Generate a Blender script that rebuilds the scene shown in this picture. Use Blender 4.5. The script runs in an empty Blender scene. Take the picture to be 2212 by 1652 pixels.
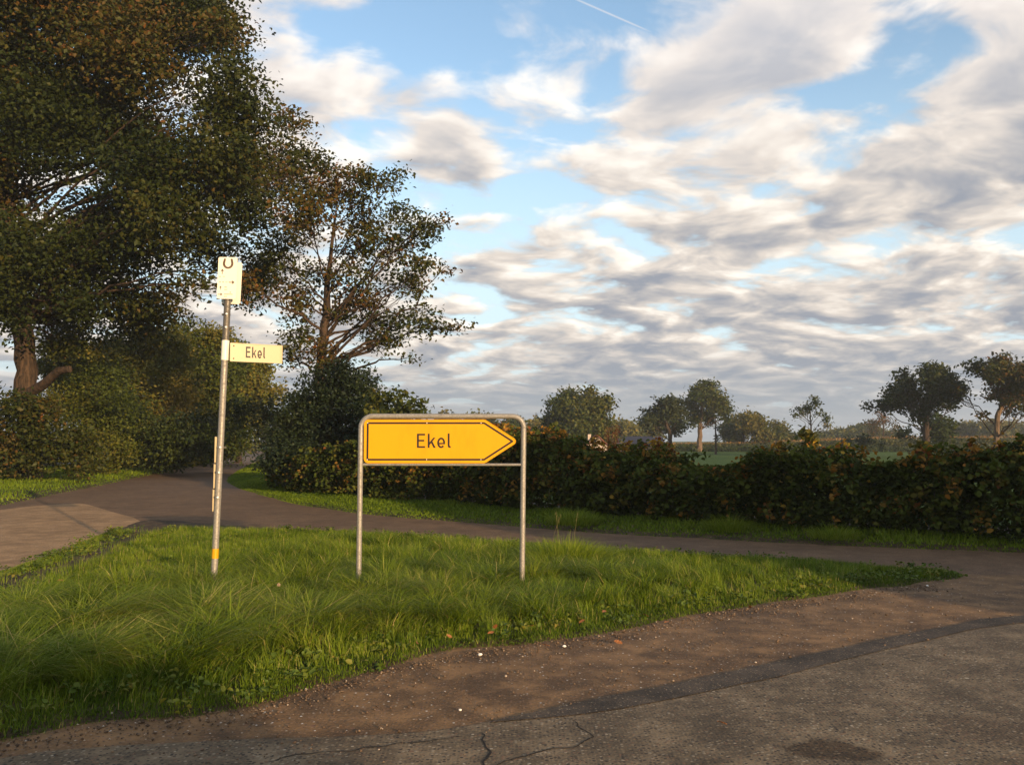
import bpy, math, random
import numpy as np
from mathutils import Vector, Matrix
from mathutils.geometry import delaunay_2d_cdt

random.seed(7)
SC = bpy.context.scene
COL = SC.collection

# ------------------------------------------------------------------ camera
F, CX, CY, HZ, EYE = 1877.0, 1106.0, 826.0, 950.0, 1.5      # picture geometry in 2212 px units
PITCH = math.atan((HZ - CY) / F)
cam = bpy.data.cameras.new('camera')
cam.sensor_fit = 'HORIZONTAL'
cam.angle = 2 * math.atan(CX / F)
cam.clip_start, cam.clip_end = 0.05, 4000
cam_o = bpy.data.objects.new('camera', cam)
cam_o.location = (0, 0, EYE)
cam_o.rotation_euler = (math.radians(90) + PITCH, 0, 0)
COL.objects.link(cam_o)
SC.camera = cam_o

# ------------------------------------------------------------------ sun, exposure
SUN_EL = math.radians(9.5)
SUN_H = Vector((0.56, -0.83, 0)).normalized()                # horizontal direction towards the sun
TOSUN = SUN_H * math.cos(SUN_EL) + Vector((0, 0, math.sin(SUN_EL)))
sun = bpy.data.lights.new('sun', 'SUN')
sun.energy, sun.angle, sun.color = 5.0, math.radians(0.55), (1.0, 0.70, 0.40)
sun_o = bpy.data.objects.new('sun', sun)
sun_o.rotation_euler = TOSUN.to_track_quat('Z', 'Y').to_euler()
sun_o.location = (20, -30, 20)
COL.objects.link(sun_o)
SC.view_settings.view_transform = 'Standard'
SC.view_settings.look = 'None'
SC.view_settings.exposure = 0.65
SC.view_settings.gamma = 1.0
SC.view_settings.use_curve_mapping = False
SC.render.engine = 'CYCLES'
SC.cycles.use_denoising = True
SC.cycles.max_bounces = 6
SC.cycles.diffuse_bounces = 3
SC.cycles.transmission_bounces = 3
SC.cycles.glossy_bounces = 2
SC.cycles.volume_bounces = 1
SC.cycles.caustics_reflective = False
SC.cycles.caustics_refractive = False


# ------------------------------------------------------------------ node helper
class NT:
    def __init__(self, tree):
        self.t = tree

    def n(self, typ, ins=None, **props):
        nd = self.t.nodes.new(typ)
        for k, v in props.items():
            setattr(nd, k, v)
        for k, v in (ins or {}).items():
            self.put(nd.inputs[k], v)
        return nd

    def put(self, sock, v):
        if isinstance(v, bpy.types.NodeSocket):
            self.t.links.new(v, sock)
        else:
            if sock.type == 'RGBA' and isinstance(v, (tuple, list)) and len(v) == 3:
                v = (*v, 1.0)
            sock.default_value = v

    def m(self, op, a, b=0.0, c=0.0, clamp=False):
        nd = self.t.nodes.new('ShaderNodeMath')
        nd.operation, nd.use_clamp = op, clamp
        self.put(nd.inputs[0], a)
        self.put(nd.inputs[1], b)
        self.put(nd.inputs[2], c)
        return nd.outputs[0]

    def vm(self, op, a, b=(0, 0, 0), out=0):
        nd = self.t.nodes.new('ShaderNodeVectorMath')
        nd.operation = op
        self.put(nd.inputs[0], a)
        if op == 'SCALE':
            self.put(nd.inputs['Scale'], b)
        else:
            self.put(nd.inputs[1], b)
        return nd.outputs[out]

    def ss(self, v, lo, hi, t0=0.0, t1=1.0, kind='SMOOTHSTEP'):
        nd = self.t.nodes.new('ShaderNodeMapRange')
        nd.interpolation_type = kind
        for i, x in zip((0, 1, 2, 3, 4), (v, lo, hi, t0, t1)):
            self.put(nd.inputs[i], x)
        return nd.outputs[0]

    def mix(self, f, a, b, mode='MIX'):
        nd = self.t.nodes.new('ShaderNodeMix')
        nd.data_type, nd.blend_type = 'RGBA', mode
        self.put(nd.inputs[0], f)
        self.put(nd.inputs[6], a)
        self.put(nd.inputs[7], b)
        return nd.outputs[2]

    def noise(self, vec, scale, detail=4, rough=0.5, out=0, dist=0.0):
        nd = self.n('ShaderNodeTexNoise', {'Scale': scale, 'Detail': detail, 'Roughness': rough, 'Distortion': dist})
        if vec is not None:
            self.put(nd.inputs['Vector'], vec)
        return nd.outputs[out]

    def ramp(self, f, stops, interp='LINEAR'):
        nd = self.t.nodes.new('ShaderNodeValToRGB')
        nd.color_ramp.interpolation = interp
        el = nd.color_ramp.elements
        while len(el) < len(stops):
            el.new(0.5)
        for e, (p, c) in zip(el, stops):
            e.position, e.color = p, (*c, 1.0)
        self.put(nd.inputs[0], f)
        return nd.outputs[0]


# ------------------------------------------------------------------ sky: Nishita plus a cloud deck
def build_world():
    w = bpy.data.worlds.new('World')
    SC.world = w
    w.use_nodes = True
    t = w.node_tree
    t.nodes.clear()
    k = NT(t)
    sky = k.n('ShaderNodeTexSky', sky_type='NISHITA', sun_disc=False)
    sky.sun_elevation = SUN_EL
    sky.sun_rotation = math.atan2(SUN_H.x, SUN_H.y)
    sky.air_density, sky.dust_density, sky.ozone_density = 1.0, 0.6, 1.5
    d = k.n('ShaderNodeTexCoord').outputs['Generated']
    sx = k.n('ShaderNodeSeparateXYZ', {0: d})
    x, y, z = sx.outputs
    zc = k.m('ADD', k.m('MAXIMUM', z, 0.0), 0.20)
    p = k.n('ShaderNodeCombineXYZ', {0: k.m('DIVIDE', x, zc), 1: k.m('DIVIDE', y, zc), 2: 0.0}).outputs[0]

    def at(u, v):
        a = math.atan((CY - v) / F) + PITCH
        q = Vector(((u - CX) / F, math.cos(PITCH) - (CY - v) / F * math.sin(PITCH), math.sin(PITCH) + (CY - v) / F * math.cos(PITCH)))
        return q.normalized()

    # coverage: broad clear and cloudy areas, (u, v, radius px, amount)
    cov = None
    for u, v, r, amt in BLOBS:
        c = at(u, v)
        dt = k.vm('DOT_PRODUCT', d, tuple(c), out=1)
        term = k.ss(dt, math.cos(r * 1.5 / F), 1.0, 0.0, amt)
        cov = term if cov is None else k.m('ADD', cov, term)
    # low sky is more covered
    low = k.ss(z, 0.05, 0.30, 0.165, 0.0, 'LINEAR')
    cov = k.m('ADD', cov, low)

    # rows: rotate and stretch the deck a little
    mp = k.n('ShaderNodeMapping', {'Vector': p, 'Rotation': (0, 0, math.radians(-12)), 'Scale': (1.05, 1.15, 1.0), 'Location': SKY_SEED}).outputs[0]
    warp = k.vm('SCALE', k.vm('SUBTRACT', k.noise(mp, 2.0, 2, 0.5, out=1), (0.5, 0.5, 0.5)), 0.30)
    q = k.vm('ADD', mp, warp)
    fade = k.ss(z, 0.02, 0.20)

    def deck(vec, det):
        a_ = k.noise(vec, 1.7, 3, 0.5)
        b_ = k.noise(vec, 4.3, det, 0.54)
        r_ = k.m('ADD', k.m('MULTIPLY', k.m('SUBTRACT', a_, 0.5), wa), k.m('MULTIPLY', k.m('SUBTRACT', b_, 0.5), wb))
        return k.m('ADD', k.m('ADD', r_, 0.5), cov)
    wa = k.ss(z, 0.10, 0.40, 0.45, 1.0)
    wb = k.ss(z, 0.10, 0.40, 1.25, 0.85)
    den = deck(q, 8)
    den2 = deck(k.vm('ADD', q, (0.03, -0.075, 0)), 4)
    mask = k.ss(den, 0.45, 0.63)
    thick = k.ss(den, 0.54, 0.86)
    lit = k.m('ADD', 0.66, k.m('MULTIPLY', k.m('SUBTRACT', den, den2), 2.35))
    lit = k.m('SUBTRACT', lit, k.m('MULTIPLY', thick, 0.45))
    lit = k.m('SUBTRACT', lit, k.m('MULTIPLY', k.ss(z, 0.30, 0.05), 0.10))
    lit = k.m('MINIMUM', k.m('MAXIMUM', lit, 0.0), 1.0)
    cloud = k.ramp(lit, [(0.0, (0.285, 0.31, 0.36)), (0.30, (0.45, 0.435, 0.435)), (0.58, (0.69, 0.62, 0.555)), (0.82, (0.90, 0.83, 0.74)), (1.0, (1.0, 0.95, 0.86))])
    hi = k.ss(z, 0.22, 0.50)
    cloud = k.mix(k.m('MULTIPLY', hi, 0.5), cloud, (0.84, 0.81, 0.82))
    # deck greys out towards the horizon
    hz = k.ss(z, 0.01, 0.12, 0.90, 0.0)
    cloud = k.mix(hz, cloud, (0.30, 0.345, 0.40))
    mask = k.m('MAXIMUM', mask, k.m('MULTIPLY', hz, 0.9))
    # two thin contrails
    for (a, b, wd, st) in (((1235, -5), (1402, 68), 0.0016, 0.45), ((1540, 122), (1578, 140), 0.0014, 0.4)):
        A, B = at(*a), at(*b)
        nrm = A.cross(B).normalized()
        mid = ((A + B) / 2).normalized()
        dd = k.m('ABSOLUTE', k.vm('DOT_PRODUCT', d, tuple(nrm), out=1))
        line = k.ss(dd, 0.0, wd, st, 0.0)
        near = k.ss(k.vm('DOT_PRODUCT', d, tuple(mid), out=1), A.dot(mid) - 0.0006, A.dot(mid) + 0.0008)
        mask = k.m('MAXIMUM', mask, k.m('MULTIPLY', line, near))
    tint = k.mix(1.0, sky.outputs[0], SKY_TINT, 'MULTIPLY')
    tint = k.mix(k.ss(z, 0.44, 0.05, 0.0, 0.9), tint, (3.1, 3.8, 4.2))
    b1 = k.n('ShaderNodeBackground', {0: tint, 1: SKY_STRENGTH})
    b2 = k.n('ShaderNodeBackground', {0: cloud, 1: CLOUD_STRENGTH})
    mx = k.n('ShaderNodeMixShader', {0: mask, 1: b1.outputs[0], 2: b2.outputs[0]})
    o = k.n('ShaderNodeOutputWorld')
    t.links.new(mx.outputs[0], o.inputs[0])


HAZE = 0.0005
SKY_STRENGTH = 0.15
SKY_TINT = (1.26, 1.24, 1.22)
SKY_SEED = (5.3, 2.2, 0)
CLOUD_STRENGTH = 0.77
BLOBS = [(1000, 210, 330, -0.10), (800, 330, 200, -0.05), (1330, 60, 200, -0.03), (1180, 340, 150, -0.06), (620, 50, 260, 0.22), (1150, 60, 120, 0.10),
         (1330, 270, 150, 0.13), (1650, 260, 220, 0.06), (1950, 270, 260, 0.07), (2150, 120, 200, 0.09), (1600, 60, 180, 0.06), (1890, 60, 120, -0.13),
         (1850, 420, 200, -0.05), (960, 365, 100, 0.12), (940, 240, 60, 0.10), (830, 225, 60, 0.10), (1500, 700, 500, 0.05), (950, 640, 220, -0.02), (1900, 650, 450, 0.05), (2000, 170, 120, -0.05), (980, 490, 160, 0.05)]
build_world()


# ------------------------------------------------------------------ geometry helpers
def at(u, v, d):
    """World point seen at picture position (u, v) at distance d along the view axis."""
    a = (CY - v) / F
    q = Vector(((u - CX) / F, math.cos(PITCH) - a * math.sin(PITCH), math.sin(PITCH) + a * math.cos(PITCH)))
    return Vector((0, 0, EYE)) + q * (d / q.y)


def on_ground(u, v, z=0.0):
    a = (CY - v) / F
    q = Vector(((u - CX) / F, math.cos(PITCH) - a * math.sin(PITCH), math.sin(PITCH) + a * math.cos(PITCH)))
    return Vector((0, 0, EYE)) + q * ((z - EYE) / q.z)


def tag(o, label=None, cat=None, group=None, kind=None):
    for k_, v_ in (('label', label), ('category', cat), ('group', group), ('kind', kind)):
        if v_:
            o[k_] = v_
    return o


def empty(name, loc, label=None, cat=None, group=None):
    o = bpy.data.objects.new(name, None)
    o.location = loc
    o.empty_display_size = 0.2
    COL.objects.link(o)
    return tag(o, label, cat, group)


def mk(name, verts, faces, mat, parent=None, tint=None, smooth=False):
    """One mesh object from an Nx3 array and a list of equal-sided face arrays; world coordinates."""
    verts = np.asarray(verts, dtype=np.float32)
    if not isinstance(faces, list):
        faces = [faces]
    faces = [np.asarray(f, dtype=np.int32) for f in faces if len(f)]
    me = bpy.data.meshes.new(name)
    me.vertices.add(len(verts))
    org = np.zeros(3, dtype=np.float32)
    if parent is not None:
        org = np.array(parent_loc(parent), dtype=np.float32)
    me.vertices.foreach_set('co', (verts - org).ravel())
    nl = sum(f.size for f in faces)
    nf = sum(len(f) for f in faces)
    me.loops.add(nl)
    me.polygons.add(nf)
    me.loops.foreach_set('vertex_index', np.concatenate([f.ravel() for f in faces]))
    tot = np.concatenate([np.full(len(f), f.shape[1], dtype=np.int32) for f in faces])
    st = np.concatenate([[0], np.cumsum(tot)[:-1]]).astype(np.int32)
    me.polygons.foreach_set('loop_start', st)
    me.update(calc_edges=True)
    if tint is not None:
        a = me.attributes.new('tint', 'FLOAT', 'FACE')
        a.data.foreach_set('value', np.asarray(tint, dtype=np.float32))
    if smooth:
        me.polygons.foreach_set('use_smooth', np.ones(nf, dtype=bool))
    me.materials.append(mat)
    me.validate()
    o = bpy.data.objects.new(name, me)
    COL.objects.link(o)
    if parent is not None:
        o.parent = parent
    return o


def parent_loc(o):
    v = Vector(o.location)
    while o.parent is not None:
        o = o.parent
        v = v + Vector(o.location)
    return v


class MB:
    """Collects simple solids into one mesh."""
    def __init__(self):
        self.v, self.f, self.n = [], {}, 0

    def add(self, vs, fs):
        for f in fs:
            self.f.setdefault(len(f), []).append([i + self.n for i in f])
        self.v.extend([tuple(p) for p in vs])
        self.n += len(vs)
        return self

    def tube(self, pts, rad, sides=12, caps=True):
        pts = [Vector(p) for p in pts]
        if not hasattr(rad, '__len__'):
            rad = [rad] * len(pts)
        vs, fs = [], []
        ref = None
        for i, p in enumerate(pts):
            tdir = (pts[min(i + 1, len(pts) - 1)] - pts[max(i - 1, 0)]).normalized()
            if ref is None:
                ref = tdir.orthogonal().normalized()
            a = (ref - tdir * ref.dot(tdir)).normalized()
            ref = a
            b = tdir.cross(a)
            for s in range(sides):
                an = 2 * math.pi * s / sides
                vs.append(p + (a * math.cos(an) + b * math.sin(an)) * rad[i])
        for i in range(len(pts) - 1):
            for s in range(sides):
                s2 = (s + 1) % sides
                fs.append((i * sides + s, i * sides + s2, (i + 1) * sides + s2, (i + 1) * sides + s))
        if caps:
            fs.append(tuple(range(sides - 1, -1, -1)))
            fs.append(tuple(range((len(pts) - 1) * sides, len(pts) * sides)))
        return self.add(vs, fs)

    def prism(self, outline, y0, y1, fr):
        """Outline in the local X-Z plane, extruded between local y0 and y1 and placed by matrix fr."""
        n = len(outline)
        vs = [fr @ Vector((x_, y0, z_)) for x_, z_ in outline] + [fr @ Vector((x_, y1, z_)) for x_, z_ in outline]
        fs = [tuple(range(n)), tuple(range(2 * n - 1, n - 1, -1))]
        fs += [(i, n + i, n + (i + 1) % n, (i + 1) % n) for i in range(n)]
        return self.add(vs, fs)

    def ring(self, outer, inner, y0, y1, fr):
        n = len(outer)
        vs = []
        for lp in (outer, inner):
            for yy in (y0, y1):
                vs += [fr @ Vector((x_, yy, z_)) for x_, z_ in lp]
        fs = []
        for i in range(n):
            j = (i + 1) % n
            fs += [(i, j, 2 * n + j, 2 * n + i), (n + i, 3 * n + i, 3 * n + j, n + j), (i, n + i, n + j, j), (2 * n + i, 2 * n + j, 3 * n + j, 3 * n + i)]
        return self.add(vs, fs)

    def box(self, c, s, fr=None):
        fr = fr or Matrix()
        vs = [fr @ Vector((c[0] + dx * s[0] / 2, c[1] + dy * s[1] / 2, c[2] + dz * s[2] / 2)) for dx in (-1, 1) for dy in (-1, 1) for dz in (-1, 1)]
        return self.add(vs, [(0, 1, 3, 2), (4, 6, 7, 5), (0, 4, 5, 1), (2, 3, 7, 6), (0, 2, 6, 4), (1, 5, 7, 3)])

    def ball(self, c, r, seg=8, rings=5, sq=(1, 1, 1)):
        c = Vector(c)
        vs, fs = [c + Vector((0, 0, r * sq[2]))], []
        for i in range(1, rings):
            a = math.pi * i / rings
            for s in range(seg):
                b = 2 * math.pi * s / seg
                vs.append(c + Vector((math.sin(a) * math.cos(b) * r * sq[0], math.sin(a) * math.sin(b) * r * sq[1], math.cos(a) * r * sq[2])))
        vs.append(c - Vector((0, 0, r * sq[2])))
        for s in range(seg):
            fs.append((0, 1 + s, 1 + (s + 1) % seg))
            e = 1 + (rings - 2) * seg
            fs.append((len(vs) - 1, e + (s + 1) % seg, e + s))
        for i in range(rings - 2):
            for s in range(seg):
                a0, a1 = 1 + i * seg + s, 1 + i * seg + (s + 1) % seg
                fs.append((a0, a0 + seg, a1 + seg, a1))
        return self.add(vs, fs)

    def build(self, name, mat, parent=None, smooth=False, label=None):
        me = bpy.data.meshes.new(name)
        org = parent_loc(parent) if parent is not None else Vector()
        me.from_pydata([Vector(p) - org for p in self.v], [], [f for k_ in sorted(self.f) for f in self.f[k_]])
        me.materials.append(mat)
        if smooth:
            me.polygons.foreach_set('use_smooth', [True] * len(me.polygons))
            try:
                me.set_sharp_from_angle(angle=math.radians(50))
            except Exception:
                pass
        o = bpy.data.objects.new(name, me)
        COL.objects.link(o)
        if parent is not None:
            o.parent = parent
        if label:
            o['label'] = label
        return o


def hash2(ix, iy, seed):
    h = (ix.astype(np.int64) * 374761393 + iy.astype(np.int64) * 668265263 + seed * 974711) & 0x7fffffff
    h = ((h ^ (h >> 13)) * 1274126177) & 0x7fffffff
    return ((h ^ (h >> 16)) & 0xffff) / 65535.0


def vnoise(x, y, seed=0):
    ix, iy = np.floor(x), np.floor(y)
    fx, fy = x - ix, y - iy
    fx, fy = fx * fx * (3 - 2 * fx), fy * fy * (3 - 2 * fy)
    a, b = hash2(ix, iy, seed), hash2(ix + 1, iy, seed)
    c, d = hash2(ix, iy + 1, seed), hash2(ix + 1, iy + 1, seed)
    return (a * (1 - fx) + b * fx) * (1 - fy) + (c * (1 - fx) + d * fx) * fy


def smooth01(t):
    t = np.clip(t, 0, 1)
    return t * t * (3 - 2 * t)


def inside(poly, pts):
    x, y = pts[:, 0], pts[:, 1]
    res = np.zeros(len(pts), dtype=bool)
    n = len(poly)
    for i in range(n):
        x0, y0 = poly[i]
        x1, y1 = poly[(i + 1) % n]
        c = ((y0 > y) != (y1 > y))
        with np.errstate(divide='ignore', invalid='ignore'):
            res ^= c & (x < (x1 - x0) * (y - y0) / (y1 - y0 + 1e-12) + x0)
    return res


def edge_dist(poly, pts):
    best = np.full(len(pts), 1e9)
    n = len(poly)
    for i in range(n):
        a, b = np.array(poly[i]), np.array(poly[(i + 1) % n])
        ab = b - a
        t = np.clip(((pts - a) @ ab) / (ab @ ab + 1e-12), 0, 1)
        q = a + t[:, None] * ab
        best = np.minimum(best, np.hypot(*(pts - q).T))
    return best


def curve2(pts, closed=False, step=0.25, wob=0.0, seed=0):
    """Catmull-Rom through 2-D points, resampled, with a little wobble."""
    pts = [np.array(p[:2], dtype=float) for p in pts]
    n = len(pts)
    out = []
    rng = n if closed else n - 1
    for i in range(rng):
        p0 = pts[(i - 1) % n] if closed or i > 0 else pts[0]
        p1, p2 = pts[i], pts[(i + 1) % n]
        p3 = pts[(i + 2) % n] if closed or i + 2 < n else pts[-1]
        m = max(1, min(60, int(np.hypot(*(p2 - p1)) / step)))
        for j in range(m):
            t = j / m
            out.append(0.5 * (2 * p1 + (p2 - p0) * t + (2 * p0 - 5 * p1 + 4 * p2 - p3) * t * t + (3 * p1 - p0 - 3 * p2 + p3) * t ** 3))
    if not closed:
        out.append(pts[-1])
    out = np.array(out)
    if wob:
        out[:, 0] += wob * (vnoise(out[:, 0] * 2.3, out[:, 1] * 2.3, seed) - .5) * 2
        out[:, 1] += wob * (vnoise(out[:, 0] * 2.3, out[:, 1] * 2.3, seed + 5) - .5) * 2
    return out


def sheet(name, poly, z, mat, step=None, hfun=None, parent=None):
    """Flat or mounded sheet filling a 2-D outline."""
    poly = np.asarray(poly)
    vs = [Vector(p) for p in poly]
    n = len(vs)
    edges = [(i, (i + 1) % n) for i in range(n)]
    if step:
        lo, hi = poly.min(0), poly.max(0)
        gx, gy = np.meshgrid(np.arange(lo[0], hi[0], step), np.arange(lo[1], hi[1], step))
        g = np.stack([gx.ravel(), gy.ravel()], 1)
        g += (np.random.default_rng(3).random(g.shape) - .5) * step * .5
        g = g[inside(poly, g)]
        g = g[edge_dist(poly, g) > step * .35]
        vs += [Vector(p) for p in g]
    r = delaunay_2d_cdt(vs, edges, [], 1, 1e-5)
    P = np.array([(v.x, v.y) for v in r[0]])
    Z = np.full(len(P), z) if hfun is None else hfun(P)
    me = bpy.data.meshes.new(name)
    me.from_pydata(np.column_stack([P, Z]).tolist(), [], [list(f) for f in r[2]])
    me.materials.append(mat)
    if hfun is not None:
        me.polygons.foreach_set('use_smooth', [True] * len(me.polygons))
    o = bpy.data.objects.new(name, me)
    COL.objects.link(o)
    if parent is not None:
        o.parent = parent
    # faces up
    if len(me.polygons) and me.polygons[0].normal.z < 0:
        me.flip_normals()
    return o


# ------------------------------------------------------------------ materials
def mat_new(name):
    m_ = bpy.data.materials.new(name)
    m_.use_nodes = True
    m_.node_tree.nodes.clear()
    return m_, NT(m_.node_tree)


def finish(k, shader):
    o = k.n('ShaderNodeOutputMaterial')
    k.t.links.new(shader, o.inputs[0])


def pbsdf(k, color, rough=0.8, metal=0.0, spec=0.3, normal=None):
    ins = {'Base Color': color, 'Roughness': rough, 'Metallic': metal, 'Specular IOR Level': spec}
    if normal is not None:
        ins['Normal'] = normal
    return k.n('ShaderNodeBsdfPrincipled', ins).outputs[0]


def bump(k, h, strength=0.5, dist=0.02):
    return k.n('ShaderNodeBump', {'Height': h, 'Strength': strength, 'Distance': dist}).outputs[0]


def m_leaf(name, stops, trans=0.25, rough=0.55, spec=0.2):
    m_, k = mat_new(name)
    a = k.n('ShaderNodeAttribute', attribute_name='tint').outputs['Fac']
    c = k.ramp(a, stops)
    s = pbsdf(k, c, rough, 0, spec)
    tr = k.n('ShaderNodeBsdfTranslucent', {0: k.mix(1.0, c, (1.0, 1.05, 0.7), 'MULTIPLY')}).outputs[0]
    mx = k.n('ShaderNodeMixShader', {0: trans, 1: s, 2: tr}).outputs[0]
    finish(k, mx)
    return m_


def obj_xy(k):
    return k.n('ShaderNodeNewGeometry').outputs['Position']


def m_plain(name, col, rough=0.5, metal=0.0, var=0.15, scale=40, spec=0.3):
    m_, k = mat_new(name)
    pos = obj_xy(k)
    n = k.noise(pos, scale, 5, 0.6)
    c = k.mix(k.ss(n, 0.35, 0.7, 0, 1), tuple(x * (1 - var) for x in col), tuple(min(1, x * (1 + var)) for x in col))
    finish(k, pbsdf(k, c, k.ss(n, 0.3, 0.7, rough - .08, rough + .08), metal, spec))
    return m_


def m_stone_surface(name, dark, mid, chips, chip_scale, chip_amt, patch=0.4, bump_s=0.6, stains=(), patch_cols=None, chip_size=0.5, rough=0.8, mid_amt=.75):
    """Asphalt or gravel: a speckle of stones in a matrix, slow patches and stains at world places."""
    m_, k = mat_new(name)
    pos = obj_xy(k)
    slow = k.noise(pos, 0.8, 5, 0.6)
    fine = k.noise(pos, 60, 4, 0.7)
    base = k.mix(k.ss(slow, 0.35, 0.68), dark, mid)
    base = k.mix(k.ss(fine, 0.3, 0.75, 0, 0.6), base, tuple(c * 0.45 for c in dark))
    mid_n = k.noise(pos, 3.2, 6, 0.65)
    base = k.mix(k.ss(mid_n, 0.42, 0.70, 0, mid_amt), base, tuple(c * 1.55 for c in mid))
    base = k.mix(k.ss(mid_n, 0.46, 0.30, 0, mid_amt * .9), base, tuple(c * 0.6 for c in dark))
    vor = k.n('ShaderNodeTexVoronoi', {'Vector': pos, 'Scale': chip_scale, 'Randomness': 1.0})
    rnd = k.n('ShaderNodeSeparateColor', {0: vor.outputs['Color']})
    stone = k.ramp(rnd.outputs[0], chips, 'CONSTANT')
    on = k.m('MULTIPLY', k.ss(vor.outputs['Distance'], chip_size, chip_size * .7), k.ss(rnd.outputs[1], 1 - chip_amt, 1 - chip_amt + 0.05))
    on = k.m('MULTIPLY', on, k.ss(slow, 0.25, 0.6, 0.45, 1.0))
    c = k.mix(on, base, stone)
    vor2 = k.n('ShaderNodeTexVoronoi', {'Vector': pos, 'Scale': chip_scale * .42, 'Randomness': 1.0})
    r2 = k.n('ShaderNodeSeparateColor', {0: vor2.outputs['Color']})
    on2 = k.m('MULTIPLY', k.ss(vor2.outputs['Distance'], .36, .28), k.ss(r2.outputs[1], 0.982, 0.988))
    c = k.mix(on2, c, k.ramp(r2.outputs[0], chips, 'CONSTANT'))
    for (sx, sy, rx, ry, amt, col) in stains:
        q = k.vm('MULTIPLY', k.vm('SUBTRACT', pos, (sx, sy, 0)), (1 / rx, 1 / ry, 0))
        q = k.vm('ADD', q, k.vm('SCALE', k.vm('SUBTRACT', k.noise(pos, 5, 6, 0.7, out=1), (0.5, 0.5, 0.5)), 2.2))
        ln = k.vm('LENGTH', q, out=1)
        c = k.mix(k.ss(ln, 1.0, 0.7, 0, amt), c, k.mix(1.0, c, col, 'MULTIPLY'))
    h = k.m('ADD', k.m('MULTIPLY', vor.outputs['Distance'], -0.6), k.m('MULTIPLY', fine, 0.5))
    finish(k, pbsdf(k, c, rough, 0, 0.25, bump(k, h, bump_s, 0.008)))
    return m_


CHIPS_ASPH = [(0.0, (0.028, 0.022, 0.017)), (0.28, (0.085, 0.062, 0.038)), (0.52, (0.17, 0.125, 0.072)), (0.75, (0.15, 0.085, 0.05)), (0.86, (0.25, 0.20, 0.135)), (0.985, (0.34, 0.28, 0.20))]
CHIPS_GRAV = [(0.0, (0.07, 0.05, 0.035)), (0.3, (0.15, 0.10, 0.065)), (0.55, (0.22, 0.13, 0.075)), (0.8, (0.16, 0.08, 0.045)), (0.92, (0.40, 0.32, 0.23)), (0.98, (0.6, 0.55, 0.48))]

_st = on_ground(1800, 1625)
_st2 = on_ground(2120, 1580)
M = {}
M['asphalt'] = m_stone_surface('asphalt', (0.094, 0.068, 0.041), (0.148, 0.108, 0.065), CHIPS_ASPH, 50, 0.95, stains=[(_st.x, _st.y, 0.24, 0.17, 0.75, (0.30, 0.22, 0.12)), (_st2.x, _st2.y, 0.3, 0.3, 0.35, (0.5, 0.4, 0.35))])
M['tar'] = m_stone_surface('tar_seam', (0.040, 0.030, 0.021), (0.058, 0.043, 0.030), CHIPS_ASPH, 75, 0.35)
M['shoulder'] = m_stone_surface('shoulder_gravel', (0.102, 0.058, 0.027), (0.178, 0.100, 0.043), CHIPS_GRAV, 55, 0.5, chip_size=0.45)
M['lane'] = m_stone_surface('lane_asphalt', (0.114, 0.066, 0.035), (0.160, 0.094, 0.050), CHIPS_ASPH, 60, 0.4, bump_s=0.3, mid_amt=.3)
M['pale_road'] = m_stone_surface('pale_road', (0.24, 0.145, 0.070), (0.35, 0.215, 0.105), CHIPS_GRAV, 60, 0.25, bump_s=0.25, mid_amt=.3)
M['soil'] = m_stone_surface('soil', (0.040, 0.026, 0.014), (0.070, 0.044, 0.022), CHIPS_GRAV, 40, 0.10)
M['crack'] = m_plain('crack', (0.012, 0.010, 0.009), 0.95)


def m_field():
    m_, k = mat_new('field_grass')
    pos = obj_xy(k)
    n = k.noise(pos, 0.05, 6, 0.6)
    f = k.noise(pos, 3.0, 4, 0.7)
    c = k.mix(k.ss(n, 0.35, 0.65), (0.035, 0.075, 0.012), (0.07, 0.115, 0.02))
    c = k.mix(k.ss(f, 0.4, 0.7, 0, .5), c, (0.03, 0.05, 0.01))
    finish(k, pbsdf(k, c, 0.9, 0, 0.1, bump(k, f, 0.8, 0.3)))
    return m_


M['field'] = m_field()
GREEN = [(0.0, (0.026, 0.052, 0.003)), (0.35, (0.090, 0.142, 0.007)), (0.65, (0.175, 0.232, 0.014)), (0.84, (0.26, 0.29, 0.04)), (1.0, (0.44, 0.34, 0.13))]
M['grass'] = m_leaf('grass_blades', GREEN, 0.3, 0.6, 0.15)
M['oak_leaf'] = m_leaf('oak_leaves', [(0.0, (0.012, 0.020, 0.004)), (0.35, (0.028, 0.039, 0.006)), (0.6, (0.052, 0.052, 0.008)), (0.82, (0.092, 0.053, 0.011)), (1.0, (0.16, 0.064, 0.015))], 0.20)
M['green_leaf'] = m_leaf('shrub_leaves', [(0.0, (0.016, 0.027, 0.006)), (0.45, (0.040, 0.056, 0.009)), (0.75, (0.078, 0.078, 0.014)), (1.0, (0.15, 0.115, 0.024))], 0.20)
M['sunlit_hazel_leaf'] = m_leaf('sunlit_hazel_leaves', [(0.0, (0.030, 0.046, 0.008)), (0.45, (0.070, 0.088, 0.012)), (0.75, (0.125, 0.118, 0.018)), (1.0, (0.21, 0.155, 0.028))], 0.25)  # sunlight put into the leaf colour: brighter yellow-green for foliage standing in shade
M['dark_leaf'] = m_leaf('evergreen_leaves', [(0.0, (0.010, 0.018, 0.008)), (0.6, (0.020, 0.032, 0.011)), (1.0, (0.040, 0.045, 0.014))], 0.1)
M['bramble'] = m_leaf('bramble_leaves', [(0.0, (0.014, 0.020, 0.005)), (0.35, (0.034, 0.047, 0.009)), (0.6, (0.066, 0.086, 0.013)), (0.78, (0.12, 0.085, 0.016)), (0.88, (0.28, 0.13, 0.022)), (0.95, (0.15, 0.040, 0.015)), (1.0, (0.42, 0.27, 0.04))], 0.22, .7, .08)
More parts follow.
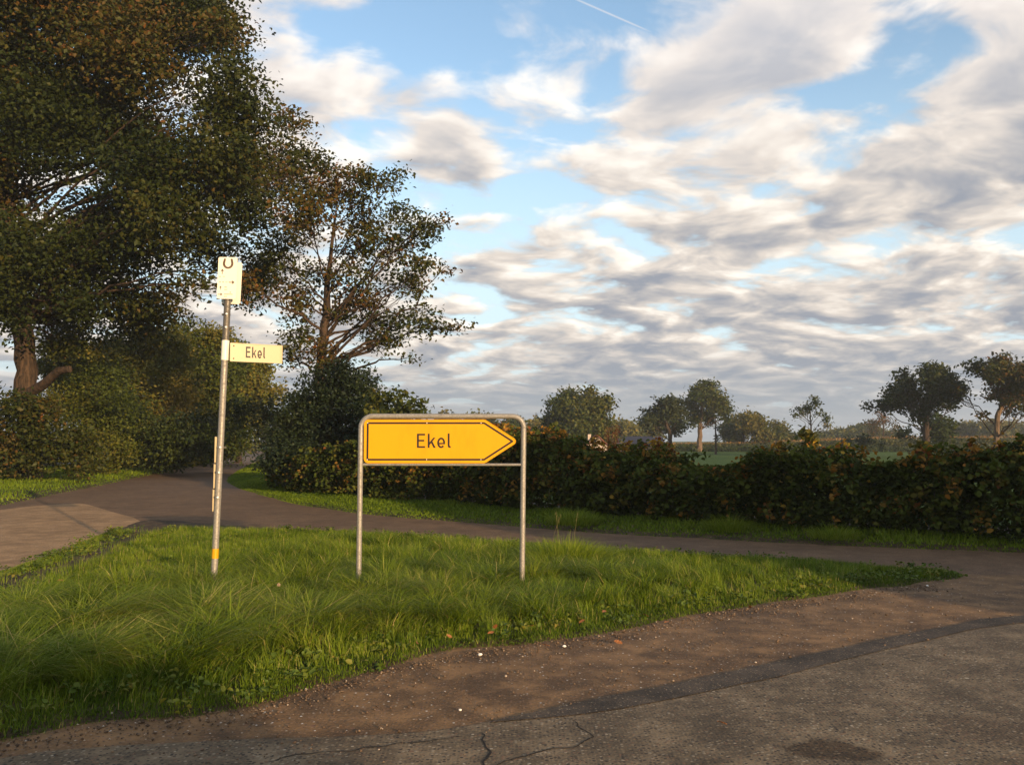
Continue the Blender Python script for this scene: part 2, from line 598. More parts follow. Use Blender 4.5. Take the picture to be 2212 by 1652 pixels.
M['corn_leaf'] = m_leaf('corn_leaves', [(0.0, (0.035, 0.050, 0.014)), (0.5, (0.085, 0.080, 0.022)), (0.8, (0.22, 0.12, 0.04)), (1.0, (0.36, 0.19, 0.07))], 0.2)
M['weed'] = m_leaf('weed_leaves', [(0.0, (0.03, 0.05, 0.008)), (0.6, (0.08, 0.12, 0.014)), (0.85, (0.14, 0.15, 0.02)), (1.0, (0.22, 0.13, 0.03))], 0.2)
M['dry_plant'] = m_leaf('dry_plant', [(0.0, (0.05, 0.022, 0.012)), (1.0, (0.16, 0.055, 0.03))], 0.1)
M['fallen'] = m_leaf('fallen_leaf', [(0.0, (0.16, 0.06, 0.02)), (1.0, (0.32, 0.13, 0.045))], 0.1)


def m_bark(name, c0, c1):
    m_, k = mat_new(name)
    pos = obj_xy(k)
    q = k.vm('MULTIPLY', pos, (9, 9, 1.6))
    n = k.noise(q, 1.0, 6, 0.65)
    c = k.mix(k.ss(n, 0.35, 0.68), c0, c1)
    finish(k, pbsdf(k, c, 0.9, 0, 0.15, bump(k, n, 0.9, 0.05)))
    return m_


M['bark'] = m_bark('bark', (0.020, 0.015, 0.011), (0.075, 0.048, 0.030))
M['sunlit_bark'] = m_bark('sunlit_bark', (0.06, 0.042, 0.03), (0.20, 0.135, 0.085))  # bark made paler, putting the sun on two far trunks into its colour


def m_galv(name, col, metal):
    m_, k = mat_new(name)
    pos = obj_xy(k)
    v = k.n('ShaderNodeTexVoronoi', {'Vector': pos, 'Scale': 85, 'Randomness': 1.0})
    r_ = k.n('ShaderNodeSeparateColor', {0: v.outputs['Color']}).outputs[0]
    n = k.noise(pos, 28, 5, 0.65)
    c = k.mix(k.m('MULTIPLY', r_, 0.6), tuple(x * .72 for x in col), tuple(x * 1.2 for x in col))
    c = k.mix(k.ss(n, 0.52, 0.72, 0, 0.6), c, tuple(x * .42 for x in col))
    sp = k.ss(k.noise(pos, 130, 3, 0.6), 0.66, 0.70)
    c = k.mix(k.m('MULTIPLY', sp, .7), c, (0.75, 0.74, 0.7))
    finish(k, pbsdf(k, c, k.ss(n, .3, .7, .42, .65), metal, 0.5, bump(k, n, 0.25, 0.003)))
    return m_


M['galv'] = m_galv('galvanised_steel', (0.30, 0.275, 0.235), 0.35)
M['dark_steel'] = m_galv('dark_galvanised', (0.13, 0.115, 0.095), 0.35)  # darker steel for the upper pole, its clamps and side bolts


def m_panel(name, col, dirt, rough=0.35):
    m_, k = mat_new(name)
    pos = obj_xy(k)
    n = k.noise(k.vm('MULTIPLY', pos, (6, 6, 2.2)), 1.0, 6, 0.65)
    f = k.noise(pos, 90, 3, 0.6)
    c = k.mix(k.ss(n, 0.5, 0.78, 0, 0.45), col, tuple(a * b for a, b in zip(col, dirt)))
    c = k.mix(k.ss(f, 0.66, 0.72, 0, 0.35), c, tuple(a * .5 for a in col))
    finish(k, pbsdf(k, c, rough, 0, 0.3))
    return m_


M['yellow'] = m_panel('yellow_sheeting', (0.66, 0.305, 0.002), (0.80, 0.74, 0.72))
M['black'] = m_panel('black_print', (0.014, 0.011, 0.009), (1.5, 1.5, 1.5), 0.5)
M['cream'] = m_panel('cream_enamel', (0.43, 0.335, 0.185), (0.85, 0.76, 0.55))
M['white'] = m_panel('white_plate', (0.74, 0.71, 0.60), (0.9, 0.84, 0.66))
M['faint'] = m_panel('faded_print', (0.34, 0.24, 0.13), (1, 1, 1), 0.6)
M['brown_print'] = m_panel('brown_print', (0.10, 0.06, 0.035), (1, 1, 1), 0.6)
M['sticker'] = m_panel('yellow_sticker', (0.55, 0.29, 0.008), (0.8, 0.7, 0.6))
M['bolt'] = m_plain('bright_steel', (0.80, 0.78, 0.74), 0.35, 0.2, 0.05)
M['brick_wall'] = m_plain('painted_wall', (0.55, 0.36, 0.26), 0.9)
M['white_wall'] = m_plain('white_wall', (0.46, 0.37, 0.30), 0.9)
M['roof'] = m_plain('roof_tiles', (0.085, 0.065, 0.075), 0.7)
M['red_roof'] = m_plain('red_roof_tiles', (0.22, 0.075, 0.05), 0.8)
M['window'] = m_plain('dark_glass', (0.02, 0.022, 0.025), 0.15)
M['stone'] = m_plain('pebble_stone', (0.30, 0.23, 0.16), 0.8, 0, 0.4, 60)
M['white_stone'] = m_plain('white_pebble', (0.75, 0.72, 0.66), 0.8)
M['scrap'] = m_plain('paper_scrap', (0.42, 0.28, 0.20), 0.9)

# ------------------------------------------------------------------ ground, roads
def disc(name, r, z, mat):
    n = 96
    vs = [(0, 0, z)] + [(r * math.cos(2 * math.pi * i / n), r * math.sin(2 * math.pi * i / n), z) for i in range(n)]
    return MB().add(vs, [(0, 1 + i, 1 + (i + 1) % n) for i in range(n)]).build(name, mat)


tag(disc('ground', 900, -0.06, M['field']), 'green meadow spreading behind the hedge to the far trees', kind='structure')


def gp(*uv):
    return [tuple(on_ground(u, v)[:2]) for u, v in uv]


# lane and junction: one tarmac sheet under the verges
LANE_L = gp((-380, 1150), (-150, 1120), (0, 1093), (100, 1072), (200, 1052), (300, 1031), (380, 1014), (450, 1001), (505, 991), (540, 985)) + [(-31.5, 92.0), (-34, 118)]
LANE_R = [(-29, 118), (-26.8, 88.0)] + gp((574, 988), (556, 995), (520, 1013), (492, 1032), (500, 1048), (560, 1068), (650, 1091), (800, 1112), (1000, 1128), (1300, 1152), (1500, 1163), (1800, 1178), (2212, 1194), (2700, 1215))
lane_left = curve2(LANE_L, step=0.6, wob=0.05, seed=1)
lane_right = curve2(LANE_R, step=0.5, wob=0.05, seed=2)
lane_poly = np.vstack([lane_left + np.array([-0.3, 0.0]), lane_right + np.array([0.25, 0.25]), [(14, 4.0), (-16, 4.0)]])
tag(sheet('lane', lane_poly, 0.0, M['lane']), 'dull tarmac lane curving from the junction into the trees', kind='structure')

# old pale surface of the branch going left
pale = curve2(gp((-400, 1160), (-150, 1130), (0, 1101), (110, 1090), (175, 1087), (230, 1102), (300, 1124), (290, 1140), (150, 1190), (0, 1246), (-250, 1330), (-500, 1330)), closed=True, step=0.4, wob=0.03, seed=4)
tag(sheet('side_road', pale, 0.004, M['pale_road']), 'paler worn road surface branching off to the left of the lane', kind='structure')
for pts in (((-60, 1196), (20, 1207), (66, 1219)), ((-50, 1165), (80, 1141), (240, 1120))):
    pass

SHOULDER_EDGE = gp((-700, 1760), (0, 1640), (180, 1618), (560, 1600), (800, 1590), (930, 1582), (1050, 1562), (1270, 1520), (1500, 1478), (1700, 1436), (1900, 1393), (2050, 1362), (2212, 1338), (2700, 1300))
shoulder_poly = np.vstack([curve2(gp((2900, 1252), (2400, 1250), (2212, 1243), (2090, 1240), (1800, 1245), (1400, 1290), (900, 1390), (400, 1500), (-150, 1560), (-700, 1640)), step=0.4), [(-9, 2.0), (9, 2.0), (13, 5.0)]])
tag(sheet('shoulder', shoulder_poly, 0.004, M['shoulder']), 'brown gravel shoulder between the grass island and the tarmac', kind='structure')
asph_edge = curve2(SHOULDER_EDGE, step=0.12, wob=0.025, seed=9)
asph_poly = np.vstack([asph_edge, [(14, 2.0), (10, -6.0), (-12, -6.0), (-12, 2.0)]])
tag(sheet('road', asph_poly, 0.008, M['asphalt']), 'stone flecked tarmac road in the near corner', kind='structure')
# bitumen joint along the edge of the tarmac
top = curve2(gp((1060, 1560), (1270, 1516), (1500, 1470), (1700, 1428), (1900, 1384), (2050, 1354), (2212, 1331), (2700, 1294)), step=0.1, wob=0.012, seed=12)
bot = curve2(gp((1060, 1566), (1270, 1546), (1500, 1504), (1700, 1458), (1900, 1408), (2050, 1374), (2212, 1347), (2700, 1306)), step=0.1, wob=0.02, seed=14)
tag(sheet('seam_strip', np.vstack([top, bot[::-1]]), 0.012, M['tar']), 'dark bitumen seam along the edge of the tarmac road', kind='structure')


def ribbon(name, pts, w, z, mat, seed=0):
    c = curve2(pts, step=0.02, wob=0.012, seed=seed)
    c += np.stack([vnoise(c[:, 0] * 14, c[:, 1] * 14, seed + 2) - .5, vnoise(c[:, 0] * 14, c[:, 1] * 14, seed + 3) - .5], 1) * .05
    d = np.gradient(c, axis=0)
    d /= np.linalg.norm(d, axis=1)[:, None] + 1e-9
    nrm = np.stack([-d[:, 1], d[:, 0]], 1)
    ww = (w * (0.35 + vnoise(c[:, 0] * 9, c[:, 1] * 9, seed) * 1.1) * np.sin(np.linspace(0.25, math.pi - .05, len(c))) ** .5)[:, None]
    a, b = c + nrm * ww / 2, c - nrm * ww / 2
    n = len(c)
    v = np.column_stack([np.vstack([a, b]), np.full(2 * n, z)])
    i = np.arange(n - 1)
    return mk(name, v, np.stack([i, i + 1, n + i + 1, n + i], 1), mat)


road_o = bpy.data.objects['road']
for i_, (pts, w_) in enumerate(((gp((1040, 1588), (1052, 1612), (1054, 1640), (1040, 1680)), 0.016), (gp((1052, 1660), (1120, 1640), (1200, 1622), (1280, 1596), (1262, 1575), (1235, 1556)), 0.008),
                                (gp((560, 1650), (700, 1628), (850, 1612), (1040, 1590)), 0.007))):
    cr = ribbon('crack', pts, w_, 0.0105, M['crack'], 20 + i_)
    cr.parent = road_o

# ------------------------------------------------------------------ verges and island
ISLAND = gp((-500, 1400), (-200, 1300), (0, 1238), (130, 1189), (250, 1141), (330, 1123), (480, 1134), (620, 1144), (800, 1156), (1000, 1170), (1200, 1184), (1400, 1196), (1600, 1206), (1750, 1214), (1900, 1226), (2010, 1234), (2085, 1243),
            (2000, 1260), (1880, 1275), (1760, 1290), (1640, 1308), (1560, 1320), (1400, 1352), (1280, 1373), (1150, 1389), (1000, 1409), (850, 1440), (700, 1482), (560, 1527), (400, 1548), (200, 1568), (0, 1604), (-300, 1650), (-600, 1600))
island_poly = curve2(ISLAND, closed=True, step=0.12, wob=0.07, seed=31)


def island_h(P):
    d = edge_dist(island_poly, P)
    return -0.01 + 0.035 * smooth01(d / 0.12) + 0.03 * smooth01(d / 1.6) + 0.03 * (vnoise(P[:, 0] * 1.7, P[:, 1] * 1.7, 3) - .5) * smooth01(d / .5)


tag(sheet('island_soil', island_poly, 0, M['soil'], 0.16, island_h), 'dark soil of the triangular grass island at the junction', kind='structure')

HEDGE_BASE = gp((585, 1050), (640, 1066), (760, 1081), (900, 1093), (1100, 1111), (1300, 1127), (1500, 1142), (1800, 1160), (2212, 1182), (2700, 1206))
hedge_line = curve2(HEDGE_BASE, step=0.2)
verge_poly = np.vstack([lane_right[lane_right[:, 1] < 120], [(16, 9), (22, 14)], hedge_line[::-1] + np.array([1.3, 2.6]), [(-8, 34), (-13, 60), (-24, 95), (-27, 118)]])
left_verge_poly = np.vstack([lane_left[::-1], [(-22, 13.5), (-40, 20), (-48, 60), (-46, 118)]])


def verge_h(poly):
    def f(P):
        d = edge_dist(poly, P)
        return -0.01 + 0.05 * smooth01(d / 0.2) + 0.08 * smooth01(d / 1.5)
    return f


tag(sheet('right_verge', verge_poly, 0, M['soil'], 0.6, verge_h(verge_poly)), 'earth bank under the hedge on the far side of the lane', kind='structure')
tag(sheet('left_verge', left_verge_poly, 0, M['soil'], 0.8, verge_h(left_verge_poly)), 'earth bank under the trees on the left side of the lane', kind='structure')


# ------------------------------------------------------------------ grass
def blades(root, h, lean, bend, width, rng, segs=3):
    """Arched blades: root Nx3, height, lean azimuth, bend 0..1.3, width."""
    n = len(root)
    ts = np.linspace(0, 1, segs + 1)
    side_a = lean + math.pi / 2 + rng.normal(0, .5, n)
    sd = np.stack([np.cos(side_a), np.sin(side_a), np.zeros(n)], 1)
    ld = np.stack([np.cos(lean), np.sin(lean), np.zeros(n)], 1)
    cols = []
    for t in ts:
        up = h * (t - 0.42 * np.minimum(bend, 1.25) * t ** 2.2)
        out = h * bend * 0.85 * t ** 1.7
        c = root + ld * out[:, None]
        c[:, 2] += up
        if t < 1:
            w = (width * (1 - t ** 1.5) * .5)[:, None]
            cols += [c - sd * w, c + sd * w]
        else:
            cols += [c]
    k_ = len(cols)
    V = np.stack(cols, 1).reshape(-1, 3)
    b = np.arange(n)[:, None] * k_
    q = np.concatenate([b + np.array([[2 * i, 2 * i + 1, 2 * i + 3, 2 * i + 2]]) for i in range(segs - 1)], 0)
    tri = b + np.array([[2 * segs - 2, 2 * segs - 1, 2 * segs]])
    return V, q, tri


def sample_poly(poly, n, rng, lo=None, hi=None):
    lo = poly.min(0) if lo is None else np.array(lo)
    hi = poly.max(0) if hi is None else np.array(hi)
    out = []
    got = 0
    while got < n:
        p = lo + rng.random((n, 2)) * (hi - lo)
        p = p[inside(poly, p)]
        out.append(p)
        got += len(p)
    return np.vstack(out)[:n]


def mk_grass(name, root, h, lean, bend, width, tint, rng, segs=3, parent=None):
    V, q, tri = blades(root, h, lean, bend, width, rng, segs)
    tf = np.concatenate([np.tile(tint, segs - 1), tint])
    return mk(name, V, [q, tri], M['grass'], parent, np.clip(tf, 0, 1))


def island_grass():
    rng = np.random.default_rng(11)
    P = sample_poly(island_poly, 270000, rng, (-8.5, 4.3), (6.5, 14.2))
    d = edge_dist(island_poly, P)
    n1 = vnoise(P[:, 0] * 1.1, P[:, 1] * 1.1, 21)
    n2 = vnoise(P[:, 0] * 3.3, P[:, 1] * 3.3, 22)
    # every blade belongs to a tuft with its own height, lean and tint
    cell = .27
    ix, iy = np.floor(P[:, 0] / cell), np.floor(P[:, 1] / cell)
    tx, ty = (ix + hash2(ix, iy, 1)) * cell, (iy + hash2(ix, iy, 2)) * cell
    rx, ry = P[:, 0] - tx, P[:, 1] - ty
    pull = rng.uniform(.0, .5, len(P)) * smooth01(d / .7)
    th, ta, tt = hash2(ix, iy, 3), hash2(ix, iy, 4) * 6.283, hash2(ix, iy, 5)
    left = smooth01((P[:, 0] + 4.45 + (8.6 - P[:, 1]) * .33) / .7)
    longz = smooth01((d - .12) / 0.85) * left * (1 - 0.62 * smooth01((P[:, 0] - 1.0) / 1.5))
    longz *= 1 - .45 * smooth01((P[:, 1] - 9.2) / 1.2)
    longz *= 1 + .7 * smooth01((7.7 - P[:, 1]) / 1.0)
    h = (0.035 + 0.055 * smooth01(d / .45) + (0.05 + 0.24 * th) * longz) * rng.uniform(.5, 1.25, len(P))
    keep = rng.random(len(P)) < np.clip(0.35 + d / 0.16, 0, 1) * np.where(d < .4, 1.0, 0.55 + .35 * n2 + .35 * th)
    rim = edge_dist(np.array(gp((-300, 1345), (-200, 1310), (0, 1246), (130, 1197), (250, 1147), (330, 1126), (250, 1147), (130, 1197), (0, 1246), (-200, 1310))), P)
    worn = smooth01(1.25 - np.abs(rim - .50 - .4 * (n2 - .5)) / .36)
    keep &= rng.random(len(P)) > worn * .975
    P[:, 0] -= rx * pull
    P[:, 1] -= ry * pull
    P, d, n1, n2, h, longz, th, ta, tt, rx, ry, left = (a[keep] for a in (P, d, n1, n2, h, longz, th, ta, tt, rx, ry, left))
    root = np.column_stack([P, island_h(P)])
    sway = vnoise(P[:, 0] * .9, P[:, 1] * .9, 41) * 7.0 - 2.2
    vx = np.cos(sway) * .30 + np.cos(ta) * .50 + rx / cell * 1.2 + rng.normal(0, .85, len(P))
    vy = np.sin(sway) * .30 + np.sin(ta) * .50 + ry / cell * 1.2 + rng.normal(0, .85, len(P))
    lean = np.arctan2(vy, vx)
    bend = np.clip(0.35 + 0.95 * longz * (.45 + .8 * n2) + rng.normal(0, .28, len(P)), 0.05, 1.45)
    width = rng.uniform(.003, .006, len(P)) * (0.85 + .5 * longz)
    tint = 0.34 + .30 * (tt - .5) + .25 * (n1 - .5) + .16 * longz + .10 * (1 - left) + rng.normal(0, .13, len(P))
    dry = rng.random(len(P)) < 0.08
    tint[dry] = rng.uniform(.82, 1, dry.sum())
    # short dense fringe along the front rim
    Q = sample_poly(island_poly, 420000, rng, (-8.5, 4.3), (6.5, 14.2))
    dq = edge_dist(island_poly, Q)
    ok = (dq < .5) & (rng.random(len(Q)) < np.clip(1.1 - dq / .55, 0, 1) * np.clip(.3 + dq / .08, 0, 1))
    Q, dq = Q[ok], dq[ok]
    rim = edge_dist(np.array(gp((-300, 1345), (-200, 1310), (0, 1246), (130, 1197), (250, 1147), (330, 1126), (250, 1147), (130, 1197), (0, 1246), (-200, 1310))), Q)
    Q, dq = Q[rim > .6], dq[rim > .6]
    rq = np.column_stack([Q, island_h(Q)])
    nq = len(Q)
    root = np.vstack([root, rq])
    h = np.concatenate([h, rng.uniform(.018, .06, nq) * (.6 + dq)])
    lean = np.concatenate([lean, rng.uniform(0, 6.283, nq)])
    bend = np.concatenate([bend, rng.uniform(.3, 1.3, nq)])
    width = np.concatenate([width, rng.uniform(.004, .009, nq)])
    tint = np.concatenate([tint, .22 + rng.normal(0, .12, nq)])
    o = mk_grass('grass', root, h, lean, bend, width, tint, rng)
    tag(o, 'long tangled green grass covering the triangular island', 'grass', kind='stuff')


def verge_grass(name, poly, n, lo, hi, label, hfun, hh, seed, extra=None):
    rng = np.random.default_rng(seed)
    P = sample_poly(poly, n, rng, lo, hi)
    d = edge_dist(poly, P)
    n1 = vnoise(P[:, 0] * .9, P[:, 1] * .9, seed)
    h = hh * (0.35 + .65 * smooth01(d / .7)) * (0.5 + n1) * rng.uniform(.6, 1.3, len(P))
    if extra is not None:
        h *= extra(P)
    root = np.column_stack([P, hfun(P)])
    lean = rng.uniform(0, 6.28, len(P))
    bend = rng.uniform(.2, 1.0, len(P))
    w = rng.uniform(.010, .022, len(P)) * (1 + P[:, 1] / 40)
    tint = 0.35 + .3 * (n1 - .3) + rng.normal(0, .13, len(P))
    tag(mk_grass(name, root, h, lean, bend, w, tint, rng, 2), label, 'grass', kind='stuff')


island_grass()


def weeds():
    rng = np.random.default_rng(17)
    n = 420
    P = sample_poly(island_poly, 60000, rng, (-8.5, 4.3), (6.5, 14.2))
    d = edge_dist(island_poly, P)
    w = np.exp(-((d - .30) / .28) ** 2) * .9 + .06
    P = P[rng.random(len(P)) < w * .05]
    hz_ = island_h(P)
    C, T, L = [], [], []
    for (x, y), z in zip(P, hz_):
        k_ = int(rng.integers(5, 14))
        t = rng.uniform(.35, .85)
        up = rng.uniform(.02, .09)
        for _ in range(k_):
            C.append((x + rng.normal(0, .045), y + rng.normal(0, .045), z + up + rng.normal(0, .015)))
            T.append(t + rng.normal(0, .06))
            L.append(rng.uniform(.022, .052))
    C, T, L = np.array(C), np.array(T), np.array(L)
    V, Fc, tt = leaf_cards(C, L, L * .7, T, rng, 1.0, True)
    tag(mk('weeds', V, Fc, M['weed'], None, tt), 'low broad leaved weeds along the rim of the grass island', 'weeds', kind='stuff')


RV = [p for p in verge_poly if p[1] < 60]
hl = np.array(hedge_line)


def near_hedge(P):
    dd = np.full(len(P), 9.0)
    for i in range(0, len(hl) - 1, 3):
        dd = np.minimum(dd, np.hypot(P[:, 0] - hl[i, 0], P[:, 1] - hl[i, 1]))
    return 1 + .9 * smooth01(1 - dd / .6) * vnoise(P[:, 0] * 1.3, P[:, 1] * 1.3, 77)


strip = np.vstack([lane_right[(lane_right[:, 1] < 60)], hedge_line[::-1] + np.array([.2, .5]), [(-10, 36), (-15, 58)]])
verge_grass('verge_grass', strip, 95000, (-16, 8.5), (11, 60), 'short green grass on the verge below the hedge', verge_h(verge_poly), 0.075, 51, near_hedge)
verge_grass('bank_grass', left_verge_poly, 70000, (-24, 14), (-9, 62), 'short green grass on the bank left of the lane', verge_h(left_verge_poly), 0.10, 52)


def grass_tuft(px, n, hmax, spread, label, seed, heads):
    rng = np.random.default_rng(seed)
    b = on_ground(*px, z=0.1)
    root_e = empty('grass_tuft', (b.x, b.y, 0.08), label, 'grass tuft', 'tall grass tufts beside the lane')
    a = rng.uniform(0, 6.28, n)
    r_ = spread * np.sqrt(rng.random(n))
    P = np.stack([b.x + r_ * np.cos(a), b.y + r_ * np.sin(a), np.full(n, .08)], 1)
    h = hmax * rng.uniform(.45, 1.0, n) * (1 - .35 * (r_ / spread) ** 2)
    o = mk_grass('blade_clump', P, h, a + rng.normal(0, .5, n), np.clip(r_ / spread * .8 + rng.normal(.35, .2, n), .1, 1.25), rng.uniform(.005, .009, n), rng.uniform(.35, .85, n), rng, 3, root_e)
    if heads:
        mb = MB()
        for i in range(heads):
            x0, y0 = b.x + rng.normal(0, spread * .4), b.y + rng.normal(0, spread * .3)
            hh = hmax * rng.uniform(1.0, 1.35)
            lx = rng.normal(0, .08)
            pts = [(x0, y0, .1), (x0 + lx * .4, y0, .1 + hh * .55), (x0 + lx * 1.2, y0, .1 + hh)]
            mb.tube(pts, [.0014, .0012, .0009], 4, False)
            for j in range(9):
                t = .8 + .2 * j / 8
                p = Vector(pts[1]).lerp(Vector(pts[2]), (t - .5) * 2)
                mb.ball(p + Vector((rng.normal(0, .008), rng.normal(0, .008), 0)), .0025, 4, 3, (1, 1, 2.6))
        mb.build('seed_stalk', M['corn_stem'], root_e)


M['corn_stem'] = m_plain('dry_stem', (0.20, 0.16, 0.06), 0.8)
grass_tuft((1222, 1212), 3000, .44, .55, 'tall arching grass tuft with seed stalks beside the right sign post', 61, 3)
grass_tuft((1240, 1128), 900, .42, .45, 'tall grass tuft growing against the foot of the hedge behind the sign', 62, 0)
grass_tuft((1575, 1142), 700, .40, .38, 'tall grass tuft growing at the foot of the hedge in the middle', 63, 0)
grass_tuft((1800, 1158), 500, .34, .35, 'low grass tuft at the foot of the hedge on the verge', 64, 0)


# ------------------------------------------------------------------ foliage and weeds
def leaf_cards(C, L, W, tint, rng, up=0.35, six=False):
    """Folded leaves at points C with length L and width W."""
    n = len(C)
    nr = rng.normal(0, 1, (n, 3))
    nr[:, 2] = np.abs(nr[:, 2]) + up
    nr /= np.linalg.norm(nr, axis=1)[:, None]
    a = rng.normal(0, 1, (n, 3))
    a -= (a * nr).sum(1)[:, None] * nr
    a /= np.linalg.norm(a, axis=1)[:, None]
    b = np.cross(nr, a)
    L_, W_ = L[:, None], W[:, None]
    fold = nr * W_ * .22
    if six:
        pts = [C - a * L_ * .5, C - a * L_ * .22 - b * W_ * .5 + fold, C + a * L_ * .22 - b * W_ * .42 + fold, C + a * L_ * .5 - nr * L_ * .08,
               C + a * L_ * .22 + b * W_ * .42 + fold, C - a * L_ * .22 + b * W_ * .5 + fold]
        V = np.stack(pts, 1).reshape(-1, 3)
        i = np.arange(n)[:, None] * 6
        Fc = np.concatenate([i + np.array([[0, 1, 2, 3]]), i + np.array([[0, 3, 4, 5]])])
    else:
        pts = [C - a * L_ * .5, C - a * L_ * .03 - b * W_ * .5 + fold, C + a * L_ * .5, C + a * L_ * .03 + b * W_ * .5 + fold]
        V = np.stack(pts, 1).reshape(-1, 3)
        i = np.arange(n)[:, None] * 4
        Fc = np.concatenate([i + np.array([[0, 1, 2]]), i + np.array([[0, 2, 3]])])
    return V, Fc, np.clip(np.concatenate([tint, tint]), 0, 1)


weeds()


def quad_bezier(a, b, c, n):
    return [a * (1 - t) ** 2 + b * 2 * t * (1 - t) + c * t * t for t in [i / n for i in range(n + 1)]]


def tree(name, label, cat, d, base, trunk, lobes, leaf=.16, per=420, clump=13, sig=.30, mat='oak_leaf', tint=(.3, .6), seed=0, deep=1.0, group=None, limbs=False, spread_d=2.5, twig=.35, flat=.6, min_limb=.018, tint_low=0, tint_v=1e9, limb_r=.34, bark='bark', slope=.75):
    """A tree from its trunk line and the places of its leaf masses (picture px at distance d)."""
    rng = np.random.default_rng(seed)
    s = d / F
    b = at(*base, d)
    root = empty(name, (b.x, b.y, 0.0), label, cat, group)
    tp = [at(u, v, d) for u, v, r in trunk]
    tr = [r * s for u, v, r in trunk]
    if len(tp):
        tp[0].z = -0.1
    tm = MB()
    if tp:
        fine_p, fine_r = [], []
        for i in range(len(tp) - 1):
            for j in range(4):
                t = j / 4
                q = tp[i].lerp(tp[i + 1], t)
                fine_p.append(q + Vector((rng.normal(0, tr[i] * .12), rng.normal(0, tr[i] * .12), 0)))
                fine_r.append(tr[i] * (1 - t) + tr[i + 1] * t)
        fine_p.append(tp[-1])
        fine_r.append(tr[-1])
        fine_r[0] *= 1.35
        tm.tube(fine_p, fine_r, 10)
    leaves, tints = [], []
    lm_all = []
    for lb in lobes:
        u, v, r = lb[:3]
        ry = lb[3] if len(lb) > 3 else r * .9
        c = at(u, v, d)
        c.y += (rng.normal(0, spread_d) if spread_d else 0) + (lb[4] if len(lb) > 4 else 0)
        R = np.array([r * s, r * s * deep, ry * s])
        area = math.pi * R[0] * R[2]
        nt = max(4, int(area * per / clump))
        # limb
        if tp:
            hd = math.hypot(c.x - b.x, c.y - b.y)
            zs = min(max(c.z - (slope if not isinstance(slope, tuple) else (slope[0] if v > slope[2] else slope[1])) * hd - R[2] * .4, fine_p[0].z + (fine_p[-1].z - fine_p[0].z) * .35), fine_p[-1].z)
            j = min(range(len(fine_p)), key=lambda q: abs(fine_p[q].z - zs))
            st, r0 = fine_p[j], max(fine_r[j] * limb_r, min_limb * 1.2)
            mid = st.lerp(c, .5) + Vector((rng.normal(0, .12), rng.normal(0, .12), .12)) * hd
            cv = quad_bezier(st, mid, c + Vector((0, 0, R[2] * .3)), 9)
            for q in range(2, 9):
                cv[q] = cv[q] + Vector(rng.normal(0, .09, 3)) * min(1.3, hd * .3)
            rr = [max(r0 * (1 - .9 * q / 9), min_limb * .7) for q in range(10)]
            lm = MB().tube(cv, rr, 7)
            lm_all.append(lm)
        else:
            cv = [Vector((c.x, c.y, max(0, c.z - R[2]))).lerp(c, q / 9) for q in range(10)]
            lm = MB()
            lm_all.append(lm)
        dv = rng.normal(0, 1, (nt, 3))
        dv /= np.linalg.norm(dv, axis=1)[:, None]
        tips = np.array(c) + dv * R * (rng.random((nt, 1)) ** .45) * np.clip(rng.normal(1.0, .16, (nt, 1)), .6, 1.45)
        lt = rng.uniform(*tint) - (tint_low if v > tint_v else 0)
        for q in range(nt):
            if rng.random() < twig:
                a = cv[int(rng.integers(4, 10))]
                e = Vector(tips[q])
                m_ = a.lerp(e, .5) + Vector(rng.normal(0, .12, 3)) * (e - a).length * .5
                rt = max(min_limb * .7, .012)
                lm.tube([a, m_, e], [rt, rt * .75, rt * .4], 3, False)
        nl = nt * clump
        cc = np.repeat(tips, clump, 0) + rng.normal(0, 1, (nl, 3)) * np.array([sig, sig, sig * flat])
        leaves.append(cc)
        tt = lt + np.repeat(rng.normal(0, .08, nt), clump) + rng.normal(0, .10, nl)
        tints.append(tt)
    if tp:
        tm.build('trunk', M[bark], root, True)
        if limbs:
            for lm in lm_all:
                lm.build('limb', M['bark'], root, True)
        else:
            al = MB()
            for lm in lm_all:
                off = al.n
                al.v.extend(lm.v)
                for k_, fs in lm.f.items():
                    al.f.setdefault(k_, []).extend([[i + off for i in f] for f in fs])
                al.n += lm.n
            al.build('branches', M['bark'], root)
    C = np.vstack(leaves)
    T = np.concatenate(tints)
    ok = C[:, 2] > 0.03
    C, T = C[ok], T[ok]
    L = leaf * rng.uniform(.65, 1.3, len(C))
    V, Fc, tt = leaf_cards(C, L, L * rng.uniform(.5, .72, len(C)), T, rng)
    mk('crown', V, Fc, M[mat], root, tt)
    return root


